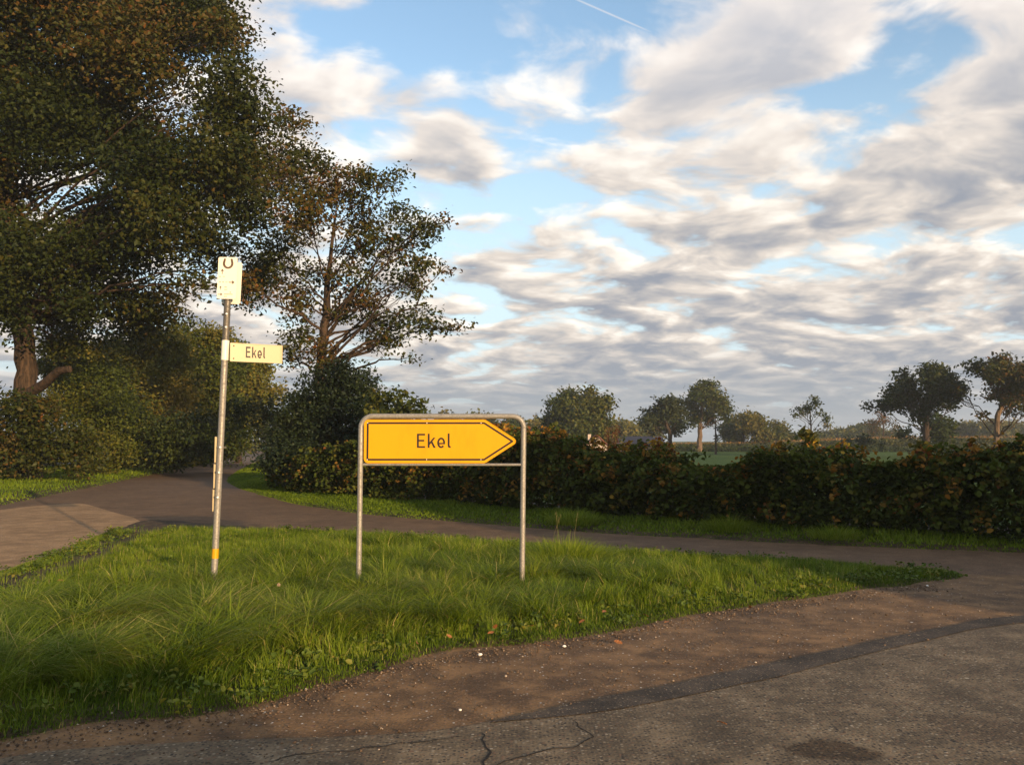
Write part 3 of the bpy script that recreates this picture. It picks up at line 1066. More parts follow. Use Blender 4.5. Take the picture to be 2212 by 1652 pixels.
# big oak on the left
tree('oak_tree', 'huge bronze green oak filling the upper left over the lane', 'tree', 31, (60, 1000),
     [(60, 1010, 30), (60, 900, 25), (58, 800, 22), (48, 700, 21), (30, 600, 20), (10, 480, 17), (20, 300, 13), (60, 100, 9)],
     [(100, -100, 220), (330, -60, 160), (170, 60, 120), (190, 200, 120), (200, 330, 110), (100, 180, 120), (270, 20, 90), (60, 30, 110), (20, 180, 110), (530, 135, 28), (598, 232, 30), (545, 112, 15), (553, 150, 13), (614, 206, 13), (642, 300, 13), (658, 322, 9), (470, 20, 15), (540, 190, 17), (486, 96, 17), (462, 62, 13), (606, 262, 15), (628, 352, 15), (612, 392, 16), (470, 70, 34), (250, 680, 40), (330, 668, 34), (60, 110, 175), (240, 110, 150), (390, 40, 85), (440, 60, 50), (455, 10, 35), (360, 190, 110), (470, 215, 70), (520, 150, 40), (500, 260, 90), (575, 260, 50), (590, 320, 55), (630, 325, 28), (545, 345, 75),
      (430, 320, 100), (300, 300, 110), (120, 290, 120), (0, 380, 130), (180, 465, 120), (320, 430, 90), (430, 440, 95), (520, 440, 85), (570, 500, 60), (470, 545, 85), (70, 560, 110), (230, 580, 105), (340, 560, 80), (400, 500, 80), (150, 650, 80), (280, 655, 65),
      (370, 640, 35), (540, 570, 65), (560, 640, 35), (30, 690, 70), (500, 650, 30), (100, 700, 55), (210, 680, 45), (60, 715, 60, 50, -2), (-20, 740, 60, 50, -2), (130, 740, 45, 36, -1), (40, 630, 90, 80, -2.5), (150, 600, 90, 80, -2.5), (250, 640, 60, 50, -2), (-90, 250, 220), (-120, 560, 160), (-130, -20, 220), (590, 430, 55)],
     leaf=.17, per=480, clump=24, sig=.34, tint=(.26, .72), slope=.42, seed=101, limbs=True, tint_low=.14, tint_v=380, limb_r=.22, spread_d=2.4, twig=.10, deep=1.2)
# sawn stub on its trunk
stub = MB().tube([at(62, 850, 30.8), at(95, 830, 30.3), at(128, 800, 29.9), at(150, 797, 29.7)], [.19, .17, .14, .12], 9)
stub.build('limb_stub', M['bark'], bpy.data.objects['oak_tree'], True)

# second oak, open crown against the sky
tree('oak_tree', 'slender open crowned oak standing against the sky behind the dark bush', 'tree', 28, (690, 1000),
     [(690, 1000, 16), (692, 880, 13), (692, 810, 12), (698, 730, 10), (705, 670, 8.5), (707, 610, 6), (716, 540, 4), (724, 470, 2.5)],
     [(700, 375, 42), (768, 365, 34), (735, 420, 70), (655, 425, 55), (822, 425, 50), (690, 490, 70), (790, 480, 62), (862, 455, 38), (620, 480, 60), (925, 508, 40), (890, 535, 50), (950, 482, 22), (930, 600, 40), (900, 632, 32), (966, 598, 18),
      (835, 590, 32), (880, 702, 46, 30), (940, 712, 44, 26), (992, 708, 22, 14), (838, 748, 40, 26), (888, 772, 22, 14), (780, 705, 55, 36), (800, 650, 34), (598, 545, 60), (612, 620, 50), (640, 720, 55, 36), (680, 590, 40), (620, 772, 40, 26),
      (740, 600, 34), (700, 770, 55, 34), (560, 640, 40), (735, 680, 34, 24), (760, 545, 40), (870, 400, 22), (838, 372, 14), (820, 690, 46, 36), (762, 648, 50), (905, 662, 38, 26), (785, 600, 42), (850, 545, 42), (805, 530, 40), (660, 660, 45), (880, 590, 34)],
     leaf=.14, per=345, clump=16, sig=.20, slope=(.30, .85, 610), tint=(.36, .78), seed=102, limbs=True, limb_r=.34, spread_d=1.0, twig=.35, flat=.5)

# dark bush under the second oak, bright shrub at its right
tree('evergreen_bush', 'dense dark bush mounded beneath the slender oak', 'bush', 25, (700, 1050), [],
     [(700, 860, 80), (640, 900, 62), (770, 838, 58), (800, 900, 60), (620, 960, 46), (720, 950, 95), (830, 960, 70), (660, 1000, 60), (780, 1010, 70), (590, 1000, 26), (740, 800, 30), (870, 1000, 60)],
     leaf=.11, per=1500, sig=.14, mat='dark_leaf', tint=(.1, .6), seed=103, spread_d=.5)
tree('hazel_shrub', 'bright green large leaved shrub beside the dark bush above the sign', 'shrub', 22, (850, 1050), [],
     [(850, 885, 42), (815, 862, 30), (890, 880, 24), (905, 872, 12), (872, 850, 16), (835, 925, 60), (880, 940, 50), (905, 900, 22)],
     leaf=.14, per=420, sig=.12, mat='green_leaf', tint=(.45, .8), seed=104, spread_d=.4)

# shrubs and trees along the left of the lane
tree('bramble_shrub', 'olive brown leafy shrub at the foot of the huge oak', 'shrub', 29, (60, 1040), [],
     [(20, 950, 70), (90, 940, 70), (40, 985, 55), (120, 980, 55), (-60, 960, 80), (170, 960, 50), (60, 885, 45), (15, 880, 42), (105, 890, 36), (-20, 1000, 45), (185, 1000, 30)],
     leaf=.15, per=520, clump=20, sig=.26, tint=(.2, .7), seed=105, spread_d=.5)
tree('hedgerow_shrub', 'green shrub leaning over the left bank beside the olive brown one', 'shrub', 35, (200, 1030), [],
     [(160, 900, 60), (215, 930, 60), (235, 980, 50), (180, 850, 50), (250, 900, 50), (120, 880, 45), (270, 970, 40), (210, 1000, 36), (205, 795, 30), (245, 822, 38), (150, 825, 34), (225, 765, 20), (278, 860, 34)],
     leaf=.14, per=520, clump=20, sig=.26, mat='sunlit_hazel_leaf', tint=(.2, .8), seed=106, spread_d=.6)
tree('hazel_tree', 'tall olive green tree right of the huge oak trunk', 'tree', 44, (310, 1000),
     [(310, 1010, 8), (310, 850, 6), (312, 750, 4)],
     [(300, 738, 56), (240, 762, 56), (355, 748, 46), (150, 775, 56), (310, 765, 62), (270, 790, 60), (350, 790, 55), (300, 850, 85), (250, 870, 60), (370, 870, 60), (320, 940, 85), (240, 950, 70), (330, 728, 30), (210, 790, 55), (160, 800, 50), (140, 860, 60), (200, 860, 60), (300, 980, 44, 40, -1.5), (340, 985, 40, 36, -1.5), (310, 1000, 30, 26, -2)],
     leaf=.18, per=560, clump=18, sig=.30, mat='sunlit_hazel_leaf', tint=(.4, 1.0), seed=107, spread_d=1.0)
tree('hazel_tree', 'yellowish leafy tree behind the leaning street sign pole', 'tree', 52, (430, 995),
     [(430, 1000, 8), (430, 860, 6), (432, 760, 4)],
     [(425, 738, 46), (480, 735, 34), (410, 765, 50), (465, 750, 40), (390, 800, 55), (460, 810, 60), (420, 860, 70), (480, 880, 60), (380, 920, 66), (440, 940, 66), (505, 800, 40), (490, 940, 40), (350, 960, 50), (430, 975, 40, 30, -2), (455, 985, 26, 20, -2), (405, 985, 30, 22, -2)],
     leaf=.2, per=470, sig=.26, mat='sunlit_hazel_leaf', tint=(.3, .9), seed=108, spread_d=1.2)
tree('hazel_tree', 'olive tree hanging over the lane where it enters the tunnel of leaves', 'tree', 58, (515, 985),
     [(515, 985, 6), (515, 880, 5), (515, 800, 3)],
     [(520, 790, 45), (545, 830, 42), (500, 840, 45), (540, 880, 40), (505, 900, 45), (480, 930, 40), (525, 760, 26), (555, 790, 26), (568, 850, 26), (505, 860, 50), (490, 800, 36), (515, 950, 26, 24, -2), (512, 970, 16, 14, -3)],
     leaf=.26, per=300, sig=.34, mat='sunlit_hazel_leaf', tint=(.2, .8), seed=109, spread_d=1.5)
tree('far_tree', 'small pale tree closing the far end of the leafy lane', 'tree', 105, (552, 972),
     [(552, 972, 3), (550, 930, 2)],
     [(545, 930, 24), (562, 920, 22), (530, 945, 18), (572, 945, 18), (550, 955, 22), (560, 890, 18), (585, 910, 25)],
     leaf=.4, per=60, sig=.5, mat='green_leaf', tint=(.4, .9), seed=110, spread_d=2)
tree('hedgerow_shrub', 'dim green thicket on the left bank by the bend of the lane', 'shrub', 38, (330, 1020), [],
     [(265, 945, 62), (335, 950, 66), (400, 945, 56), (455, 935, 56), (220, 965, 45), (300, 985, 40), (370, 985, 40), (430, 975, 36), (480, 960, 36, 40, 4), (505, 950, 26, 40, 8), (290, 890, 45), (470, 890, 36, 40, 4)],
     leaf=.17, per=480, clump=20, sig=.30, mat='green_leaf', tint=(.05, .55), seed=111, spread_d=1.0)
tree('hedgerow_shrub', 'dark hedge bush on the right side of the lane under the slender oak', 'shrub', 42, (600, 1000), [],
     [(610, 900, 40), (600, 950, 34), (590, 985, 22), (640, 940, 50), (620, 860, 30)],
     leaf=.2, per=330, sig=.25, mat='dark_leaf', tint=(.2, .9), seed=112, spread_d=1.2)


# ------------------------------------------------------------------ long hedge on the far side of the lane
def hedge():
    rng = np.random.default_rng(71)
    root = empty('bramble_hedge', (hl[len(hl) // 2][0], hl[len(hl) // 2][1], 0), 'long dark bramble hedge with yellow and rust leaves behind the lane', 'hedge')
    seg = np.linalg.norm(np.diff(hl, axis=0), axis=1)
    s = np.concatenate([[0], np.cumsum(seg)])
    # top line from the picture: u -> v
    tu = np.array([560, 640, 760, 900, 1000, 1100, 1160, 1200, 1290, 1380, 1440, 1500, 1600, 1650, 1700, 1760, 1810, 1850, 1930, 1980, 2050, 2120, 2212, 2500, 2700])
    tv = np.array([985, 990, 960, 935, 935, 944, 956, 966, 978, 980, 1000, 1003, 1001, 982, 970, 974, 986, 1003, 1003, 994, 984, 980, 974, 968, 966])
    N = 130000
    q = rng.random(N) * s[-1]
    bx, by = np.interp(q, s, hl[:, 0]), np.interp(q, s, hl[:, 1])
    tx, ty = np.gradient(hl[:, 0], s), np.gradient(hl[:, 1], s)
    nx, ny = np.interp(q, s, -ty), np.interp(q, s, tx)
    ln = np.hypot(nx, ny)
    nx, ny = nx / ln, ny / ln
    flip = np.where(ny < 0, -1, 1)
    nx, ny = nx * flip, ny * flip
    depth = 1.5
    u = CX + bx / by * F
    H = EYE + (HZ - np.interp(u, tu, tv)) / F * (by + .6)
    H = H * (1 + .10 * (vnoise(q * 1.5, q * 0, 5) - .5) + .10 * (vnoise(q * 4.0, q * 0, 6) - .5))
    face = rng.random(N)
    w = np.where(face < .62, np.abs(rng.normal(0, .22, N)), rng.random(N) * depth)          # front skin, then top and body
    z01 = np.where(face < .62, rng.random(N) ** .9, np.where(face < .92, 1 - np.abs(rng.normal(0, .09, N)), rng.random(N)))
    bulge = .62 * (vnoise(q * 1.3, z01 * 1.9, 7) - .4) + .34 * (vnoise(q * 3.4, z01 * 4.2, 8) - .5) + .22 * (z01 - .4) ** 2
    off = w - bulge
    lump = vnoise(q * 3.2, z01 * 4.0 + w, 9)
    keep = rng.random(N) < .35 + .9 * lump
    x, y, z = bx + nx * off, by + ny * off, .12 + z01 * (H - .1) * (1 - .12 * np.clip(w / depth, 0, 1))
    z += rng.normal(0, .03, N)
    C = np.column_stack([x, y, z])[keep]
    qq, zz, uu = q[keep], z01[keep], u[keep]
    pat = vnoise(qq * 1.3, zz * 2.5, 15) * .55 + vnoise(qq * 5.5, zz * 6, 16) * .45
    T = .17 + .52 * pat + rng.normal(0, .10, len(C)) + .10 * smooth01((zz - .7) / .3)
    warm = (pat > .58) & (rng.random(len(C)) < .07 + .09 * (uu > 1100))
    T[warm] = rng.uniform(.66, .93, warm.sum())
    yel = rng.random(len(C)) < .004
    T[yel] = 1.0
    L = .084 * rng.uniform(.6, 1.35, len(C))
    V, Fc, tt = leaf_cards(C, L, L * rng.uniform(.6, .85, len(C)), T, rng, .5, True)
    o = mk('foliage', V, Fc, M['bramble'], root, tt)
    o['kind'] = 'stuff'
    # arching shoots on top carrying leaves
    st = MB()
    CC, TT, LL = [], [], []
    for i in range(620):
        j = rng.integers(0, N)
        if u[j] < 930 or u[j] > 2500 or 1255 < u[j] < 1310 or 1425 < u[j] < 1615 or 1815 < u[j] < 1955:
            continue
        p0 = Vector((bx[j] + nx[j] * rng.random() * 1.0, by[j] + ny[j] * rng.random() * 1.0, H[j] * rng.uniform(.82, 1.0)))
        hgt = rng.uniform(.08, .36)
        a = rng.uniform(0, 6.28)
        p1 = p0 + Vector((math.cos(a) * .08, math.sin(a) * .08 - .06, hgt))
        p2 = p1 + Vector((math.cos(a) * .22, math.sin(a) * .2 - .1, -hgt * rng.uniform(.0, .7)))
        cv = quad_bezier(p0, p1 + Vector((0, 0, .08)), p2, 6)
        st.tube(cv, [.006, .006, .005, .005, .004, .003, .002], 4, False)
        tc = rng.choice([.35, .5, .6, .62, .8, .86, .97])
        for q_ in range(1, 7):
            for _ in range(4):
                CC.append(cv[q_] + Vector(rng.normal(0, .045, 3)))
                TT.append(tc + rng.normal(0, .05))
                LL.append(.085 * rng.uniform(.6, 1.2))
    # sprays hanging out of the face
    for i in range(900):
        j = rng.integers(0, N)
        if u[j] < 620 or u[j] > 2500:
            continue
        zz_ = rng.uniform(.25, .95)
        p0 = Vector((bx[j] + nx[j] * .05, by[j] + ny[j] * .05, zz_ * H[j]))
        out = rng.uniform(.15, .5)
        p2 = p0 + Vector((-nx[j] * out + rng.normal(0, .18), -ny[j] * out + rng.normal(0, .1), rng.uniform(-.22, .10)))
        p1 = p0.lerp(p2, .5) + Vector((0, 0, rng.uniform(.05, .2)))
        cv = quad_bezier(p0, p1, p2, 6)
        st.tube(cv, [.005, .005, .004, .004, .003, .003, .002], 3, False)
        tc = rng.choice([.3, .42, .5, .55, .6, .62, .7, .82])
        for q_ in range(1, 7):
            for _ in range(4):
                CC.append(cv[q_] + Vector(rng.normal(0, .05, 3)))
                TT.append(tc + rng.normal(0, .05))
                LL.append(.09 * rng.uniform(.6, 1.25))
    st.build('shoots', M['bark'], root)['kind'] = 'stuff'
    CC, TT, LL = np.array(CC), np.array(TT), np.array(LL)
    V, Fc, tt = leaf_cards(CC, LL, LL * .7, TT, rng, .3, True)
    mk('shoot_leaves', V, Fc, M['bramble'], root, tt)['kind'] = 'stuff'
    # woody stems inside
    sm = MB()
    for i in range(420):
        j = rng.integers(0, N)
        a = Vector((bx[j] + nx[j] * .7, by[j] + ny[j] * .7, 0))
        e = a + Vector((rng.normal(0, .4), rng.normal(-.2, .35), H[j] * rng.uniform(.6, 1.0)))
        sm.tube([a, a.lerp(e, .5) + Vector(rng.normal(0, .08, 3)), e], [.012, .009, .004], 4, False)
    sm.build('stems', M['bark'], root)['kind'] = 'stuff'


hedge()


def sapling(px, d, top, label, seed, tint, spread=.10, hang=False):
    """A leafy climbing shoot standing out of the hedge."""
    rng = np.random.default_rng(seed)
    b, t = at(*px, d), at(*top, d)
    root = empty('hop_vine', (b.x, b.y, 0.1), label, 'vine', 'bright vines in the hedge')
    cv = [b.lerp(t, i / 8) + Vector(rng.normal(0, .02, 3)) for i in range(9)]
    MB().tube([(b.x, b.y, .05)] + cv, [.008] * 5 + [.006] * 5, 5).build('stem', M['bark'], root)
    C = np.array([cv[rng.integers(0, 9)] + Vector(rng.normal(0, spread, 3)) for _ in range(150)])
    L = .10 * rng.uniform(.6, 1.3, len(C))
    V, Fc, tt = leaf_cards(C, L, L * .8, rng.uniform(*tint, len(C)), rng, .2, True)
    mk('foliage', V, Fc, M['green_leaf'], root, tt)


sapling((1165, 1040), 17.9, (1190, 930), 'bright green vine climbing the hedge right of the arrow sign', 81, (.55, .8))
sapling((1360, 1010), 16.6, (1372, 975), 'small bright green vine tip low in the hedge beyond the dry dock stalk', 82, (.5, .75), .05)
sapling((1755, 990), 14.6, (1745, 940), 'green and yellow sprig standing above the hedge under the airy tree', 83, (.6, .95), .07)
sapling((1980, 1000), 13.8, (1995, 965), 'yellowing sprig on the hedge top under the dark tree', 84, (.7, 1.0), .07)


def dock_stalk():
    rng = np.random.default_rng(85)
    d = 17.4
    b = at(1326, 1075, d)
    root = empty('dock_plant', (b.x, b.y, 0.1), 'dry red brown dock stalk rising above the hedge right of the sign', 'plant')
    mb = MB()
    C, L = [], []
    for i in range(9):
        u0 = 1322 + rng.normal(0, 4)
        top = at(1318 + rng.normal(4, 12), 914 + abs(rng.normal(0, 22)), d)
        bot = at(u0, 1040, d)
        bot.y += rng.normal(0, .1)
        mb.tube([(bot.x, bot.y, .1), bot.lerp(top, .5), top], [.006, .005, .002], 4, False)
        for _ in range(130):
            t = rng.random() ** .6
            C.append(bot.lerp(top, .25 + .72 * t) + Vector(rng.normal(0, .028, 3)))
            L.append(rng.uniform(.015, .04))
    mb.build('stem', M['corn_stem'], root)
    C, L = np.array(C), np.array(L)
    V, Fc, tt = leaf_cards(C, L, L * .7, rng.uniform(0, 1, len(C)), rng)
    mk('seed_head', V, Fc, M['dry_plant'], root, tt)


dock_stalk()


# ------------------------------------------------------------------ fields and far trees
def corn_field():
    rng = np.random.default_rng(90)
    n = 30000
    x = rng.uniform(16, 150, n)
    row = np.minimum(rng.exponential(5, n), 24)
    y = 126 - (x - 14) * .15 + row
    h = 1.05 + .95 * smooth01((x - 26) / 34) + rng.normal(0, .07, n)
    z = h * rng.random(n) ** .6
    tint = np.where(z > h * .90, rng.uniform(.65, .95, n), rng.uniform(.1, .5, n))
    L = np.where(z > h * .82, .35, .6) * rng.uniform(.7, 1.2, n)
    V, Fc, tt = leaf_cards(np.column_stack([x, y, z]), L, L * .35, tint, rng, 0.0)
    tag(mk('corn_field', V, Fc, M['corn_leaf'], None, tt), 'ripe corn standing in a rust topped strip across the meadow', 'corn field', kind='stuff')


corn_field()


def scrub_bank():
    rng = np.random.default_rng(91)
    n = 16000
    x = rng.uniform(10, 100, n)
    y = 119 - (x - 14) * .15 + rng.normal(0, 1.0, n)
    z = rng.random(n) * (.45 + .5 * vnoise(x * .3, x * 0, 4))
    V, Fc, tt = leaf_cards(np.column_stack([x, y, z]), np.full(n, .35), np.full(n, .2), rng.uniform(.1, .6, n), rng)
    tag(mk('scrub', V, Fc, M['green_leaf'], None, tt), 'low dark scrub along the near edge of the corn strip', 'scrub', kind='stuff')


scrub_bank()

FT = dict(twig=.15, min_limb=.045, limb_r=.22)
tree('field_tree', 'round broad crowned tree just right of the arrow sign above the hedge', 'tree', 92, (1245, 975),
     [(1245, 980, 7), (1246, 900, 5), (1248, 870, 3)],
     [(1250, 868, 34), (1215, 880, 30), (1285, 880, 30), (1200, 915, 28), (1300, 915, 22), (1245, 915, 48), (1190, 945, 30), (1290, 945, 34), (1250, 950, 40), (1270, 850, 16), (1228, 852, 16), (1304, 868, 12)],
     leaf=.40, per=190, clump=9, sig=.42, mat='green_leaf', tint=(.35, .75), seed=201, **FT)
tree('field_tree', 'low dark crowned tree leaning left of the taller pale trunked tree', 'tree', 98, (1450, 975),
     [(1452, 980, 5), (1445, 930, 4), (1432, 900, 3)],
     [(1440, 880, 26), (1410, 898, 22), (1465, 890, 26), (1396, 912, 15), (1430, 915, 26), (1470, 920, 24), (1450, 865, 12)],
     leaf=.40, per=200, clump=9, sig=.36, mat='dark_leaf', tint=(.4, 1.0), seed=202, **FT)
tree('field_tree', 'tall tree with a pale lit trunk standing at the meadow edge', 'tree', 116, (1511, 970),
     [(1511, 972, 6), (1512, 930, 5), (1514, 890, 3.5), (1518, 850, 2)],
     [(1525, 838, 22), (1505, 850, 20), (1545, 855, 20), (1495, 875, 22), (1530, 870, 28), (1558, 882, 20), (1572, 888, 12), (1500, 900, 20), (1540, 900, 20), (1570, 905, 8), (1482, 860, 10)],
     leaf=.38, per=190, clump=9, sig=.34, mat='green_leaf', tint=(.25, .65), seed=203, bark='sunlit_bark', **FT)
tree('field_tree', 'bushy pale green tree right of the tall pale trunked tree', 'tree', 130, (1605, 965),
     [(1605, 968, 4), (1605, 930, 3)],
     [(1590, 915, 24), (1620, 912, 22), (1605, 930, 34), (1640, 932, 18), (1575, 935, 20), (1630, 948, 24)],
     leaf=.5, per=130, clump=9, sig=.5, mat='green_leaf', tint=(.45, .85), seed=204, **FT)
tree('airy_tree', 'small airy tree with a gap through its crown and a thin trunk', 'tree', 90, (1752, 965),
     [(1752, 968, 2.2), (1752, 920, 1.6), (1750, 885, 1.0)],
     [(1746, 872, 13), (1728, 886, 12), (1765, 888, 12), (1718, 886, 7), (1772, 905, 11), (1780, 922, 9), (1770, 932, 8), (1735, 880, 10), (1756, 862, 9), (1776, 893, 9), (1722, 896, 7), (1740, 893, 7)],
     leaf=.28, per=120, clump=9, sig=.22, mat='green_leaf', tint=(.4, .8), seed=205, twig=.3, min_limb=.03)
tree('field_bush', 'rounded bush left of the airy tree in the distance', 'bush', 135, (1690, 960), [],
     [(1690, 925, 18), (1675, 935, 14), (1708, 935, 16), (1690, 948, 24), (1720, 945, 12)],
     leaf=.5, per=130, clump=9, sig=.45, mat='green_leaf', tint=(.45, .9), seed=206)
tree('field_bush', 'very dark low bush in front of the corn strip', 'bush', 84, (1850, 968), [],
     [(1840, 955, 16, 11), (1862, 955, 16, 11), (1850, 950, 18, 11), (1878, 960, 8, 8)],
     leaf=.3, per=160, clump=9, sig=.2, mat='dark_leaf', tint=(.1, .6), seed=207)
tree('birch_tree', 'sparse rust coloured tree in the far treeline left of the dark tree', 'tree', 150, (1908, 950),
     [(1908, 955, 2.5), (1908, 915, 1.5)],
     [(1905, 900, 15), (1922, 908, 13), (1892, 912, 12), (1912, 922, 22), (1930, 925, 12)],
     leaf=.4, per=45, clump=8, sig=.4, mat='oak_leaf', tint=(.6, .9), seed=208, **FT)
tree('field_tree', 'dark wide spreading tree standing before the corn strip', 'tree', 74, (2000, 965),
     [(2000, 968, 7.5), (2000, 920, 6), (2003, 880, 5), (2008, 850, 3.5)],
     [(2010, 808, 26), (1975, 820, 26), (2045, 815, 28), (1945, 842, 24), (1990, 848, 30), (2040, 848, 28), (1925, 865, 16), (2070, 850, 18), (1960, 870, 20), (2060, 872, 26, 10), (2088, 878, 14, 7), (2010, 870, 24), (1918, 872, 9), (2076, 830, 12), (1978, 898, 16), (1985, 830, 34), (2020, 842, 34), (2000, 868, 28), (1950, 856, 26), (2052, 836, 30), (1935, 872, 16)],
     leaf=.34, per=190, clump=9, sig=.28, mat='oak_leaf', tint=(.12, .4), seed=209, **FT)
tree('field_tree', 'bronze lit tree with a forked trunk at the right end of the far trees', 'tree', 68, (2150, 960),
     [(2150, 965, 6), (2155, 900, 5.5), (2165, 875, 4.5), (2172, 840, 3)],
     [(2165, 782, 22), (2120, 790, 20), (2190, 800, 24), (2110, 815, 22), (2150, 815, 34), (2200, 830, 30), (2110, 838, 22), (2150, 848, 30), (2200, 860, 26), (2135, 870, 12), (2225, 800, 24), (2235, 850, 30), (2210, 890, 18, 8), (2128, 895, 8), (2240, 885, 20), (2165, 820, 36), (2130, 826, 26), (2186, 846, 30), (2140, 802, 26), (2182, 802, 26)],
     leaf=.32, per=190, clump=9, sig=.26, mat='oak_leaf', tint=(.35, .8), seed=210, bark='sunlit_bark', **FT)
tree('field_bush', 'dim bush under the dark wide spreading tree', 'bush', 88, (2000, 960), [],
     [(1985, 920, 22), (2020, 918, 22), (1965, 935, 16), (2040, 938, 14), (2000, 940, 34), (2010, 905, 14)],
     leaf=.38, per=130, clump=9, sig=.3, mat='green_leaf', tint=(.2, .55), seed=211)
tree('dead_snag', 'thin ivy grown snag right of the tall pale trunked tree', 'tree', 95, (1546, 968),
     [(1546, 970, 2.2), (1546, 930, 1.6), (1545, 902, 1.0)], [(1546, 945, 5, 14), (1547, 925, 4, 10)], leaf=.25, per=90, clump=6, sig=.1, mat='dark_leaf', tint=(.3, .8), seed=212, twig=0, spread_d=0, limbs=True)


def far_trees(specs, dist, seed, group):
    rng = np.random.default_rng(seed)
    for i, (u, vtop, w, lab, t) in enumerate(specs):
        lobes = []
        hgt = 958 - vtop
        for _ in range(6):
            lobes.append((u + rng.uniform(-.35, .35) * w, vtop + hgt * rng.uniform(.3, .75), w * rng.uniform(.28, .42), hgt * rng.uniform(.25, .38)))
        lobes.append((u, vtop + hgt * .3, w * .3, hgt * .3))
        tree('far_tree', lab, 'tree', dist * rng.uniform(.95, 1.1), (u, 957), [(u, 957, 2.0), (u, vtop + hgt * .4, 1.2)], lobes, leaf=.75, per=60, clump=8, sig=.7, mat='green_leaf', tint=t, seed=seed + i, group=group, spread_d=3, twig=.05, min_limb=.08)


far_trees([(965, 893, 60, 'far rounded tree peeping over the frame of the arrow sign at left', (.5, .9)), (1050, 898, 70, 'far tree peeping over the frame of the arrow sign in the middle', (.4, .8)),
           (1110, 905, 60, 'far tree behind the point of the arrow sign', (.3, .6)), (1158, 903, 44, 'far brownish tree between the arrow sign and the round tree', (.7, 1.0)),
           (1350, 905, 60, 'far yellowish tree right of the dry dock stalk', (.6, .95)), (1395, 920, 60, 'far pale low tree above the dark shed roof', (.6, .95))], 150, 300, 'hazy far trees left of the tall pale trunked tree')
far_trees([(1745, 940, 70, 'far low tree behind the thin trunk of the airy tree', (.5, .8)), (1820, 925, 70, 'far low tree right of the airy tree', (.5, .8)), (1865, 918, 60, 'far tree left of the rust coloured sparse tree', (.5, .9)),
           (1935, 932, 50, 'far low tree right of the rust coloured sparse tree', (.6, .9)), (2075, 912, 60, 'far yellow green tree between the two big right hand trees', (.7, 1.0)),
           (2115, 910, 70, 'far low tree just left of the forked bronze tree trunk', (.6, .9)), (2190, 912, 80, 'far low tree right of the forked bronze tree trunk', (.6, .9)), (2270, 912, 90, 'far low tree beyond the right edge trees', (.6, .9))], 210, 320, 'hazy far trees behind the corn strip')


# ------------------------------------------------------------------ buildings beyond the hedge
def shed():
    d = 104
    a, b = at(1338, 962, d), at(1432, 962, d)
    root = empty('farm_shed', ((a.x + b.x) / 2, d, 0), 'long low shed with a dark roof and pink wall beyond the hedge', 'shed')
    w = b.x - a.x
    e, r = 0.95, 1.95
    MB().box(((a.x + b.x) / 2, d + 2, e / 2 - .05), (w, 4, e)).build('wall', M['brick_wall'], root)
    x0, x1 = a.x - .3, b.x + .3
    n = 12
    roof = MB()
    roof.add([(x0, d - .4, e - .06), (x1, d - .4, e - .06), (x1, d + 2, r), (x0, d + 2, r), (x0, d + 4.4, e - .06), (x1, d + 4.4, e - .06), (x0, d - .4, e - .16), (x1, d - .4, e - .16)],
             [(0, 1, 2, 3), (3, 2, 5, 4), (6, 7, 1, 0), (0, 3, 4), (1, 5, 2)])
    roof.build('roof', M['roof'], root)


def hut():
    d = 84
    c = at(1290, 955, d)
    root = empty('garden_hut', (c.x, d, 0), 'small hut with a sunlit white gable and red roof behind the hedge', 'hut')
    w, e, r = 2.0, .9, 1.85
    MB().add([(c.x - w / 2, d, -.1), (c.x + w / 2, d, -.1), (c.x + w / 2, d, e), (c.x, d, r), (c.x - w / 2, d, e),
              (c.x - w / 2, d + 5, -.1), (c.x + w / 2, d + 5, -.1), (c.x + w / 2, d + 5, e), (c.x, d + 5, r), (c.x - w / 2, d + 5, e)],
             [(0, 1, 2, 3, 4), (9, 8, 7, 6, 5), (0, 5, 6, 1), (1, 6, 7, 2), (4, 9, 5, 0)]).build('wall', M['white_wall'], root)
    for s_ in (-1, 1):
        MB().add([(c.x, d - .15, r + .06), (c.x + s_ * (w / 2 + .2), d - .15, e - .10), (c.x + s_ * (w / 2 + .2), d + 5.15, e - .10), (c.x, d + 5.15, r + .06),
                  (c.x, d - .15, r + .16), (c.x + s_ * (w / 2 + .2), d - .15, e), (c.x + s_ * (w / 2 + .2), d + 5.15, e), (c.x, d + 5.15, r + .16)],
                 [(0, 1, 2, 3), (7, 6, 5, 4), (0, 4, 5, 1), (1, 5, 6, 2), (2, 6, 7, 3)]).build('roof', M['red_roof'], root)
    MB().box((c.x - .25, d - .02, 1.35), (.35, .06, .5)).build('window', M['window'], root)
    MB().box((c.x - .7, d + .6, r - .25), (.3, .3, .9)).build('chimney', M['white_wall'], root)


shed()
hut()


